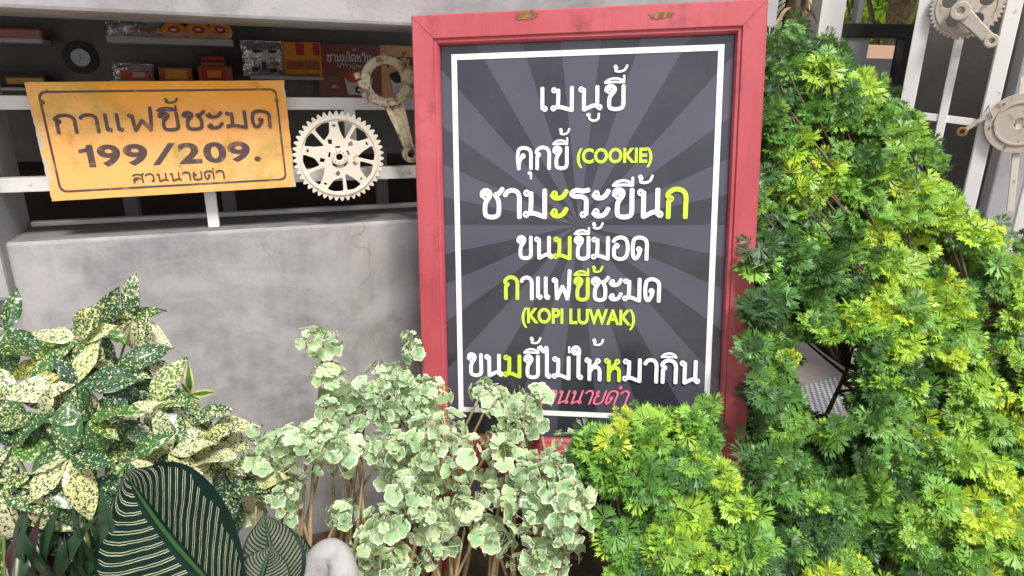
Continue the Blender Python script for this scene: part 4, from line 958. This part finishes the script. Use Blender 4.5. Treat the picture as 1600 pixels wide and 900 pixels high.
def varie_sprig(seed):
    r = random.Random(300 + seed); bag = Bag(); n = r.randint(8, 13)
    for k in range(n):
        az = k * 2.4 + r.uniform(-.8, .8); rad = math.sqrt((k + .5) / n) * r.uniform(.7, 1.25); el = 1.15 - rad * .9 + r.uniform(-.55, .55)
        out = Vector((math.cos(az), math.sin(az), 0)); up = Vector((0, 0, 1))
        z = (up * math.sin(el) + out * math.cos(el)).normalized(); y = (out - z * out.dot(z)).normalized(); x = y.cross(z)
        V, Fc, C = SC[r.randrange(8)]
        V = V * np.array((1, r.uniform(.75, 1.1), r.uniform(-.9, 2.0))); C2 = C.copy(); C2[:, 1] = r.random(); C2[:, 2] = r.random()
        p = out * rad * .85 + up * (.35 - .5 * rad * rad + r.uniform(-.12, .12)); sz = r.choice((.12, .18, .26, .32, .38, .46)) * r.uniform(.85, 1.1)
        bag.add(V, Fc, np.array(Matrix((x, y, z)).transposed()), p, sz, None); bag.C.append(C2)
        st = np.array([Vector((.015, 0, -.5)), Vector((-.015, 0, -.5)), p + x * .012, p - x * .012], dtype=float)
        bag.add(st, np.array([(0, 1, 3), (0, 3, 2)]), np.eye(3), (0, 0, 0), 1, None); bag.C.append(np.tile((.7, .5, .5), (4, 1)))
    V, Fc, C, _ = bag.get(); return V, Fc, C
VS = [varie_sprig(s) for s in range(12)]
def vmat(t):
    s = t.new('ShaderNodeSeparateColor'); t.link(attr(t), s.inputs[0])
    nz = t.noise(180, 3, 0.6)
    e = t.math('ADD', s.outputs[0], t.math('MULTIPLY', t.math('SUBTRACT', nz, .5), .55))
    cen = t.ramp(s.outputs[1], [(0.0, (.10, .25, .08)), (.35, (.25, .44, .20)), (.8, (.42, .58, .30)), (1.0, (.52, .62, .22))])
    cen = t.mix(t.ramp(t.noise(90, 4), [(.4, 0.0), (.65, .6)]), cen, (.56, .70, .48))
    rim = t.ramp(s.outputs[2], [(0.0, (.76, .79, .62)), (.8, (.76, .74, .52)), (1.0, (.66, .56, .22))])
    return t.mix(t.ramp(e, [(.34, 0.0), (.62, 1.0)]), cen, rim)
M['varie'] = leafmat('cream_edged_leaf', vmat, 0.45, 0.22)
def varie_shrub(label, blobs, base, seed, stems):
    r = random.Random(seed); o = thing('variegated_shrub', label, 'shrub', Matrix.Translation(base), 'cream edged shrubs along the wall'); bag = Bag(); bl = np.array(base); tips = []
    for (cx, cy, rx, ry, n, dep) in blobs:
        for k in range(int(n * 1.4)):
            a = r.uniform(0, 6.28); q_ = math.sqrt(r.random()); px, py = cx + rx * q_ * math.cos(a), cy + ry * q_ * math.sin(a)
            lay = r.random(); p = unproj(px, py, dep + .16 * lay - .05 * (1 - q_))
            nrm = (CAMP - p).normalized() * .75 + Vector((0, 0, .55)) + Vector((math.cos(a) * q_ * .5, 0, -math.sin(a) * q_ * .4)) + Vector((r.gauss(0, .3), r.gauss(0, .25), r.gauss(0, .3)))
            V, Fc, C = VS[r.randrange(12)]; C = C.copy(); g = r.random() * .65; C[:, 1] = np.clip(C[:, 1] * .45 + g - .08, 0, 1); C[:, 0] *= r.uniform(.75, 1.1)
            bag.add(V, Fc, rot_to(nrm, r.uniform(0, 6.28)), np.array(p) - bl, .029 * r.uniform(.65, 1.3), None); bag.C.append(C)
        tips.append(np.array(unproj(cx, cy, dep + .08)) - bl)
        tips.append(np.array(unproj(cx + rx * .4, cy + ry * .5, dep + .1)) - bl)
    V, Fc, C, _ = bag.get(); np_mesh('foliage', V, Fc, M['varie'], o, C)
    twigs(o, (0, 0, 0), tips, M['twig'], .0062, .0022, 'stems', .25)
    return o
def basept(px, dep):
    b = unproj(px, 900, dep); b.z = SOIL - .02; return tuple(b)
varie_shrub('cream edged shrub left of the group, leaning over the striped leaves', [(420, 700, 48, 30, 9, 1.06), (480, 700, 60, 38, 12, 1.05), (540, 690, 45, 35, 9, 1.08), (440, 770, 28, 36, 5, 1.04), (505, 540, 28, 22, 4, 1.14), (510, 610, 24, 50, 5, 1.14), (400, 790, 18, 14, 2, 1.0), (535, 790, 25, 30, 3, 1.06), (570, 720, 30, 30, 4, 1.1)], basept(478, 1.1), 21, 4)
varie_shrub('dense cream edged shrub in the middle, under the left corner of the menu board', [(585, 600, 40, 22, 4, 1.17), (562, 625, 30, 24, 4, 1.16), (635, 612, 38, 34, 9, 1.17), (645, 540, 14, 28, 4, 1.28), (676, 640, 36, 46, 11, 1.13), (620, 690, 45, 50, 12, 1.10), (690, 710, 50, 50, 16, 1.06), (640, 770, 55, 50, 14, 1.04), (600, 850, 38, 40, 9, 1.00), (650, 840, 50, 48, 12, 1.0), (690, 790, 35, 40, 7, 1.05), (748, 622, 34, 20, 5, 1.12), (800, 632, 30, 18, 3, 1.12), (725, 830, 30, 40, 5, 1.04)], basept(660, 1.14), 22, 6)
varie_shrub('cream edged shrub on the right of the group, beside the low aralia', [(810, 630, 22, 18, 3, 1.16), (830, 615, 22, 18, 3, 1.16), (805, 680, 45, 40, 9, 1.11), (790, 740, 40, 45, 9, 1.07), (850, 760, 55, 45, 13, 1.02), (880, 740, 40, 45, 8, 1.03), (860, 830, 45, 55, 11, .98), (895, 800, 26, 50, 8, .98), (770, 840, 25, 40, 5, 1.05), (850, 880, 45, 25, 6, 1.02)], basept(790, 1.15), 23, 6)

# ------------------------------------------------------------------ broad leaves: blades with a midrib fold and a curve
def blade(L, W, nx=6, ny=14, tip=.75, fold=.25, curl=.35, wave=.03, seed=0, base_w=.0, peak=.42, ex=.85):
    r = random.Random(seed); V = []; U = []; Fc = []; ph = r.uniform(0, 6)
    for j in range(ny + 1):
        t_ = j / ny
        # outline: swells to its widest part and closes into a drawn-out point
        w = (math.sin(math.pi * t_ ** (math.log(.5) / math.log(peak))) ** ex) if 0 < t_ < 1 else 0
        w = W / 2 * max(w, base_w * (1 - t_)) * (1 if t_ < tip else 1 - .55 * ((t_ - tip) / (1 - tip)) ** 1.2)
        ang = curl * t_
        yc = L * (math.sin(ang) / curl if abs(curl) > 1e-3 else t_); zc = -L * ((1 - math.cos(ang)) / curl if abs(curl) > 1e-3 else 0)
        for i in range(-nx, nx + 1):
            s = i / nx; x = s * w
            z = abs(s) * w * fold * (1.2 - .7 * abs(s)) + wave * L * math.sin(9 * t_ + ph + (2 if s > 0 else 0)) * s * s
            V.append((x, yc + z * math.sin(ang), zc + z * math.cos(ang))); U.append((t_, s * .5 + .5))
    k = 2 * nx + 1
    for j in range(ny):
        for i in range(2 * nx):
            a = j * k + i; Fc += [(a, a + 1, a + k + 1), (a, a + k + 1, a + k)]
    return np.array(V), np.array(Fc), np.array(U)
def leaf_frame(ydir, nrm):
    y = Vector(ydir).normalized(); z = (Vector(nrm) - y * Vector(nrm).dot(y)).normalized(); x = y.cross(z); return np.array(Matrix((x, y, z)).transposed())

# spotted plant: whorls of leaves on thin canes
def spotmat(t):
    s = t.new('ShaderNodeSeparateColor'); t.link(attr(t), s.inputs[0])
    u1 = t.noise(210, 3, .65); u2 = t.noise(420, 2, .5)
    v = t.math('ADD', t.math('MULTIPLY', u1, .7), t.math('MULTIPLY', u2, .3))
    thr = t.math('ADD', t.math('MULTIPLY', s.outputs[0], -.165), .595)
    f = t.ramp(t.math('ADD', t.math('SUBTRACT', v, thr), .5), [(.485, 0.0), (.515, 1.0)])
    dk = t.mix(s.outputs[1], (.020, .070, .040), (.05, .16, .022))
    # paler net of veins along the blade
    sv = t.new('ShaderNodeSeparateXYZ'); t.link(t.coord('UV'), sv.inputs[0]); rib = t.math('LESS_THAN', t.math('ABSOLUTE', t.math('SUBTRACT', sv.outputs[1], .5)), .014)
    dk = t.mix(t.math('MULTIPLY', rib, .6), dk, (.20, .30, .10))
    lt = t.mix(s.outputs[2], (.64, .63, .40), (.62, .58, .05))
    return t.mix(f, dk, lt)
M['spot'] = leafmat('spotted_leaf', spotmat, 0.3, 0.18, back=lambda t, c: c)
SB = [blade(1, .36 + .05 * (s % 3), 5, 12, .78, .22, .2 + .3 * (s % 4), .035, s, .05, .42, 1.08) for s in range(8)]
nodes = [(206, 482, 1.08), (150, 500, 1.05), (118, 515, 1.0), (60, 545, 1.03), (10, 500, 1.05), (25, 600, .98), (120, 585, .97), (180, 565, 1.02), (225, 555, 1.06), (240, 615, 1.02), (290, 640, 1.04), (330, 655, 1.06), (265, 690, 1.0), (190, 640, .98), (205, 700, .97), (140, 640, .94), (70, 640, .95), (20, 680, .94), (110, 700, .93), (300, 705, 1.02), (350, 715, 1.06), (60, 740, .93), (150, 735, .95), (5, 760, .92), (55, 785, .96), (30, 770, .95), (95, 745, .94), (15, 815, .95), (385, 735, 1.08), (10, 850, .96), (140, 785, 1.0), (345, 745, 1.07), (130, 545, 1.05), (85, 585, 1.05), (280, 665, 1.05), (170, 600, 1.04)]
rr_ = random.Random(5)
bs = Vector(basept(150, 1.08)); spot = thing('spotted_dracaena', 'bushy plant with cream spotted leaves in the lower left corner', 'plant', Matrix.Translation(bs))
bag = Bag(); tips = []
for (px, py, dp) in nodes:
    p = unproj(px, py + 16, dp); n = rr_.randint(4, 6); a0 = rr_.uniform(0, 6.28); hotk = rr_.random()
    for k in range(n):
        a = a0 + 2 * math.pi * k / n + rr_.uniform(-.3, .3)
        right = CAMR @ Vector((1, 0, 0)); upc = CAMR @ Vector((0, 1, 0)); tc = (CAMP - p).normalized()
        yd = right * math.cos(a) + upc * math.sin(a) * .8 + tc * rr_.uniform(.0, .6) + Vector((0, 0, -.15))
        nr = tc * .8 + Vector((0, 0, .75)) + Vector((rr_.gauss(0, .25), rr_.gauss(0, .25), rr_.gauss(0, .2)))
        V, Fc, U = SB[rr_.randrange(8)]; L_ = rr_.uniform(.056, .104)
        cream = rr_.choice((.0, .05, .15, .3, .5, .8)) if px < 190 else rr_.choice((.1, .3, .55, .7, .85, 1.0)); yel = .6 * rr_.random() ** 3; 
        if hotk > .8 and px < 200: yel = min(1, yel + .6)
        bag.add(V, Fc, leaf_frame(yd, nr), np.array(p - bs), L_, np.array((cream, rr_.random() ** 1.5, yel)), U)
    tips.append(np.array(p - bs))
V, Fc, C, U = bag.get(); np_mesh('foliage', V, Fc, M['spot'], spot, C, U)
twigs(spot, (0, 0, 0), tips, M['stem_green'], .0045, .0018, 'canes', .2)

# little variegated shoot in front of the wall
b = Vector(basept(300, 1.1)); sh = thing('variegated_shoot', 'small pointed yellow edged shoot against the grey wall', 'plant', Matrix.Translation(b))
def edgemat(t):
    sp_ = t.new('ShaderNodeSeparateXYZ'); t.link(t.coord('UV'), sp_.inputs[0]); e = t.math('ABSOLUTE', t.math('SUBTRACT', sp_.outputs[1], .5))
    e = t.math('ADD', e, t.math('MULTIPLY', t.math('SUBTRACT', t.noise(120, 3), .5), .35)); return t.mix(t.ramp(e, [(.26, 0.0), (.33, 1.0)]), (.05, .16, .03), (.62, .58, .16))
M['edge'] = leafmat('yellow_edged_leaf', edgemat, .4, .25)
bag = Bag(); p = unproj(296, 618, 1.1)
for (dx, dy, L_, tz) in ((-.05, 1, .058, .1), (.8, .15, .05, .2), (.35, -.55, .035, .6), (-.7, -.1, .035, .4), (.7, -.25, .03, .6), (-.3, .5, .03, .5)):
    V, Fc, U = blade(1, .26, 4, 10, .8, .3, .35, .02, int(L_ * 1000), .05, .4); right = CAMR @ Vector((1, 0, 0)); upc = CAMR @ Vector((0, 1, 0)); tc = (CAMP - p).normalized()
    bag.add(V, Fc, leaf_frame(right * dx + upc * dy + tc * tz, tc + Vector((0, 0, .4))), np.array(p - b), L_, None, U)
V, Fc, C, U = bag.get(); np_mesh('foliage', V, Fc, M['edge'], sh, None, U)
twigs(sh, (0, 0, 0), [np.array(p - b)], M['stem_green'], .003, .0015, 'stem', .05)

# pinstriped prayer plant: each leaf its own part
def stripemat(t):
    sp_ = t.new('ShaderNodeSeparateXYZ'); t.link(t.coord('UV'), sp_.inputs[0]); s = t.math('ABSOLUTE', t.math('MULTIPLY', t.math('SUBTRACT', sp_.outputs[1], .5), 2.0))
    ph = t.math('SUBTRACT', t.math('MULTIPLY', sp_.outputs[0], 21.0), t.math('MULTIPLY', t.math('POWER', s, 1.25), 5.0))
    ph = t.math('ADD', ph, t.math('MULTIPLY', t.math('SUBTRACT', t.noise(16, 4), .5), .9))
    side = t.math('GREATER_THAN', sp_.outputs[1], .5); fr = t.math('FRACT', t.math('ADD', ph, t.math('MULTIPLY', side, .4)))
    l1 = t.math('LESS_THAN', t.math('ABSOLUTE', t.math('SUBTRACT', fr, .34)), t.math('MULTIPLY', t.noise(30, 3), .085)); l2 = t.math('LESS_THAN', t.math('ABSOLUTE', t.math('SUBTRACT', fr, .60)), t.math('MULTIPLY', t.noise(34, 3), .075))
    ln = t.math('MAXIMUM', l1, l2)
    wn_ = t.math('MULTIPLY', t.noise(22, 3), .35)
    inn = t.math('MULTIPLY', t.math('GREATER_THAN', s, t.math('ADD', .03, t.math('MULTIPLY', wn_, .35))), t.math('LESS_THAN', s, t.math('SUBTRACT', 1.06, wn_)))
    ln = t.math('MULTIPLY', ln, inn)
    c = t.mix(t.ramp(t.noise(7, 4), [(.3, 0.0), (.7, 1.0)]), (.002, .011, .008), (.006, .022, .015))
    c = t.mix(ln, c, t.mix(t.noise(6, 2), (.30, .40, .22), (.42, .36, .26)))
    return t.mix(t.math('LESS_THAN', s, .028), c, (.03, .085, .025))
M['stripe'] = leafmat('pinstriped_leaf', stripemat, .5, .05, back=lambda t, c: c, spec=.12)
pb = Vector(basept(350, .98)); cal = thing('pinstripe_calathea', 'prayer plant with big dark leaves finely striped in cream, beside the statue', 'plant', Matrix.Translation(pb))
def cal_leaf(p_base, p_tip, width, nrm, curl, seed, stem=True, peak=.45, fold=.16):
    a, c = Vector(p_base), Vector(p_tip); L_ = (c - a).length
    V, Fc, U = blade(1, width / L_, 12, 28, .8, fold, curl, .012, seed, .03, peak)
    # undo the shortening by the curl so that the tip lands where it is wanted
    end = V[-13]; Rm = leaf_frame(c - a, nrm); le = math.hypot(end[1], end[2]); ang = math.atan2(end[2], end[1])
    Rx = np.array(Matrix.Rotation(-ang, 3, 'X')); V = (V @ Rx.T) / le
    lf = np_mesh('leaf', (V * L_) @ Rm.T + np.array(a - pb), Fc, M['stripe'], cal, None, U)
    b0_ = a - pb; P = smooth_pts([tuple(Vector((b0_.x * .3, b0_.y * .3, 0))), tuple(Vector((b0_.x * .7, b0_.y * .7, b0_.z * .55))), tuple(b0_)], 6)
    MB().tube(P, .0032, 7).build('stalk', M['stem_green'], lf, True)
N = lambda x, y, z: Vector((x, y, z))
cal_leaf(unproj(388, 965, .90), unproj(194, 733, .95), .232, N(-.45, -1, .62), .45, 1, peak=.54, fold=.40)
cal_leaf(unproj(130, 990, .90), unproj(228, 880, .95), .10, N(-.2, -.8, 1.0), .5, 2)
cal_leaf(unproj(440, 950, .93), unproj(412, 800, .98), .09, N(.5, -1, .5), .5, 3)
cal_leaf(unproj(395, 960, .89), unproj(425, 850, .93), .085, N(.1, -1, .8), .6, 4)
cal_leaf(unproj(470, 960, .95), unproj(445, 820, 1.0), .075, N(.8, -.8, .4), .4, 5)

# dark strap leaves among the canes
def strapmat(t):
    sp_ = t.new('ShaderNodeSeparateColor'); t.link(attr(t), sp_.inputs[0]); g = t.new('ShaderNodeNewGeometry')
    top = t.mix(sp_.outputs[0], (.012, .045, .02), (.035, .07, .03)); top = t.mix(t.math('GREATER_THAN', sp_.outputs[1], .84), top, (.035, .010, .014))
    return t.mix(g.outputs['Backfacing'], top, (.04, .008, .016))
M['strap'] = leafmat('strap_leaf', strapmat, .35, .12, back=lambda t, c: c)
for gi, (bx, n, lab) in enumerate(((30, 12, 'dark strap leaved plant at the left edge under the spotted leaves'), (100, 13, 'dark green and maroon strap leaved plant between the canes'), (165, 13, 'strap leaved plant growing just left of the big striped leaf'))):
    b = Vector(basept(bx, 1.02)); o = thing('strap_leaf_plant', lab, 'plant', Matrix.Translation(b), 'dark strap leaved plants'); bag = Bag(); q_ = random.Random(40 + gi)
    for k in range(n):
        a = unproj(bx + q_.uniform(-45, 45), 905 + q_.uniform(-10, 40), .95 + q_.uniform(-.04, .05)); d = Vector((q_.gauss(0, .45), q_.gauss(-.1, .3), 1))
        V, Fc, U = blade(1, .17, 3, 12, .7, .5, q_.uniform(.1, .9), .01, k, .5, .35)
        bag.add(V, Fc, leaf_frame(d, Vector((q_.gauss(0, .5), -1, .3))), np.array(a - b), q_.uniform(.09, .17), np.array((q_.random(), q_.random(), 0)), U)
        # sheath down to the soil
    V, Fc, C, U = bag.get(); np_mesh('foliage', V, Fc, M['strap'], o, C, U)
    mb = MB()
    for k in range(5): mb.tube([(q_.uniform(-.02, .02), q_.uniform(-.02, .02), 0), (q_.uniform(-.04, .04), q_.uniform(-.02, .02), (unproj(bx, 905, 1.0).z - b.z) + .01)], [.006, .004], 7)
    mb.build('stems', M['stem_green'], o, True)

# ------------------------------------------------------------------ swan statue
def W(px, py, d): return np.array(unproj(px, py, d))
sb = Vector(basept(500, 1.0)); swan = thing('swan_statue', 'white cement swan statue, only its arched neck showing between the plants', 'statue', Matrix.Translation(sb))
neck = [W(478, 1020, 1.02), W(482, 960, 1.0), W(492, 905, .985), W(504, 874, .98), W(519, 864, .975), W(532, 874, .97), W(537, 898, .965), W(538, 930, .96)]
P = smooth_pts([tuple(p - np.array(sb)) for p in neck], 8); n = len(P)
rad = [.034 - .014 * min(1, i / (n * .62)) + (.006 * max(0, (i - n * .75) / (n * .25))) for i in range(n)]
MB().tube(P, rad, 20).build('neck', M['statue'], swan, True)
mb = MB(); hp = Vector(P[-1]); mb.tube([hp, hp + Vector((.004, -.012, -.018)), hp + Vector((.006, -.03, -.034)), hp + Vector((.006, -.05, -.046))], [.026, .022, .012, .005], 14); mb.build('beak', M['statue'], swan, True)
bm = bmesh.new(); bmesh.ops.create_uvsphere(bm, u_segments=24, v_segments=16, radius=1)
top = Vector(P[0]); mB = MB(); zc = top.z * .55
mB._add(bm, Matrix.Translation((top.x - .02, top.y + .06, zc)) @ Matrix.Diagonal((.09, .14, zc, 1))); mB.build('body', M['statue'], swan, True)

# ------------------------------------------------------------------ dry trunk in the gap, garden beyond
tb = unproj(1240, 30, 1.9); o = thing('dry_trunk', 'dry brown fibrous trunk between the white posts above the bush', 'tree', Matrix.Translation((tb.x, tb.y, 0)))
P = [(.02 * noise.noise((0, 0, z * 3)), .02 * noise.noise((5, 0, z * 3)), z) for z in np.linspace(0, 2.4, 24)]
MB().tube(P, [.030 + .010 * noise.noise((1, 2, z * 20)) for z in np.linspace(0, 2.4, 24)], 9).build('trunk', M['bark'], o)
bag = Bag()
for k in range(170):
    z = random.uniform(1.0, 1.6); a = random.uniform(0, 6.28); V, Fc, U = blade(1, .2, 2, 6, .7, .3, .6, .02, k, .5, .35)
    bag.add(V, Fc, leaf_frame((math.cos(a), math.sin(a), random.uniform(-1.2, .8)), (math.cos(a), math.sin(a), .5)), (.028 * math.cos(a), .028 * math.sin(a), z), random.uniform(.03, .09), None, U)
V, Fc, C, U = bag.get(); np_mesh('bark_flakes', V, Fc, M['twig'], o, None, U)

def garden_tree(label, px, dep, h, cw, n, seed, shades, cz=.75, trunk=.1):
    b = unproj(px, 110, dep); o = thing('garden_tree', label, 'tree', Matrix.Translation((b.x, b.y, 0)), 'trees in the garden beyond'); r = random.Random(seed); bag = Bag(); tips = []
    P = [(.06 * noise.noise((seed, 0, z)), .06 * noise.noise((seed, 3, z)), z) for z in np.linspace(0, h * .8, 10)]
    MB().tube(P, list(np.linspace(trunk, trunk * .5, 10)), 10).build('trunk', M['bark'], o, True)
    for k in range(n):
        d = Vector((r.gauss(0, 1), r.gauss(0, 1), r.gauss(0, 1))).normalized() * r.uniform(.45, 1) ** .6
        p = Vector((d.x * cw, d.y * cw, h * cz + d.z * h * .36))
        if noise.noise(p * 1.6 + Vector((seed, 0, 0))) < -.15: continue
        V, Fc, C = GS[r.randrange(8)]; bag.add(V, Fc, rot_to(d + Vector((0, 0, .6)), r.uniform(0, 6)), p, r.uniform(.18, .34), C * GREEN[r.choice(shades)])
        if r.random() < .04: tips.append(tuple(p))
    V, Fc, C, _ = bag.get(); np_mesh('crown', V, Fc, M['aralia'], o, C, smooth=False)
    twigs(o, (0, 0, h * .4), tips, M['bark'], .03, .008, 'limbs')
garden_tree('dark trunked garden tree seen through the upper window panes', 1386, 6.0, 3.2, 1.0, 260, 3, (2, 3, 4), .95, .14)
garden_tree('bright yellow green garden tree left of the dark trunk', 1335, 8.0, 3.6, 1.3, 420, 4, (3, 4, 4), .55, .1)
garden_tree('bright yellow green garden tree right of the dark trunk', 1440, 8.5, 3.6, 1.3, 420, 5, (4, 4, 5), .55, .1)
lawn = tag(MB().box(-3, 12, 7.2, 30, .0, .02).build('lawn', paint('lawn_green', (.10, .20, .03), (.2, .28, .05), .8, .9, 3, .4, .6, .3)), kind='structure')
gb_ = unproj(1356, 75, 4.2); o = thing('garden_bench', 'tan wooden bench standing beyond the black window frame', 'bench', Matrix.Translation((gb_.x, gb_.y, 0)) @ Matrix.Rotation(R(20), 4, 'Z'))
zt = unproj(1356, 66, 4.2).z; zs = .45
for k in range(3): MB().box(-.7, .7, .18, .21, zt - .1 * k - .09, zt - .1 * k, .004).build('back_slat', M['tan_wood'], o)
MB().box(-.7, .7, -.25, .17, zs - .03, zs, .004).build('seat', M['tan_wood'], o)
for sx in (-.62, .62):
    for sy, hh in ((-.2, zs - .031), (.235, zt)): MB().box(sx - .025, sx + .025, sy - .025, sy + .024, 0, hh, .003).build('leg', M['wood'], o)
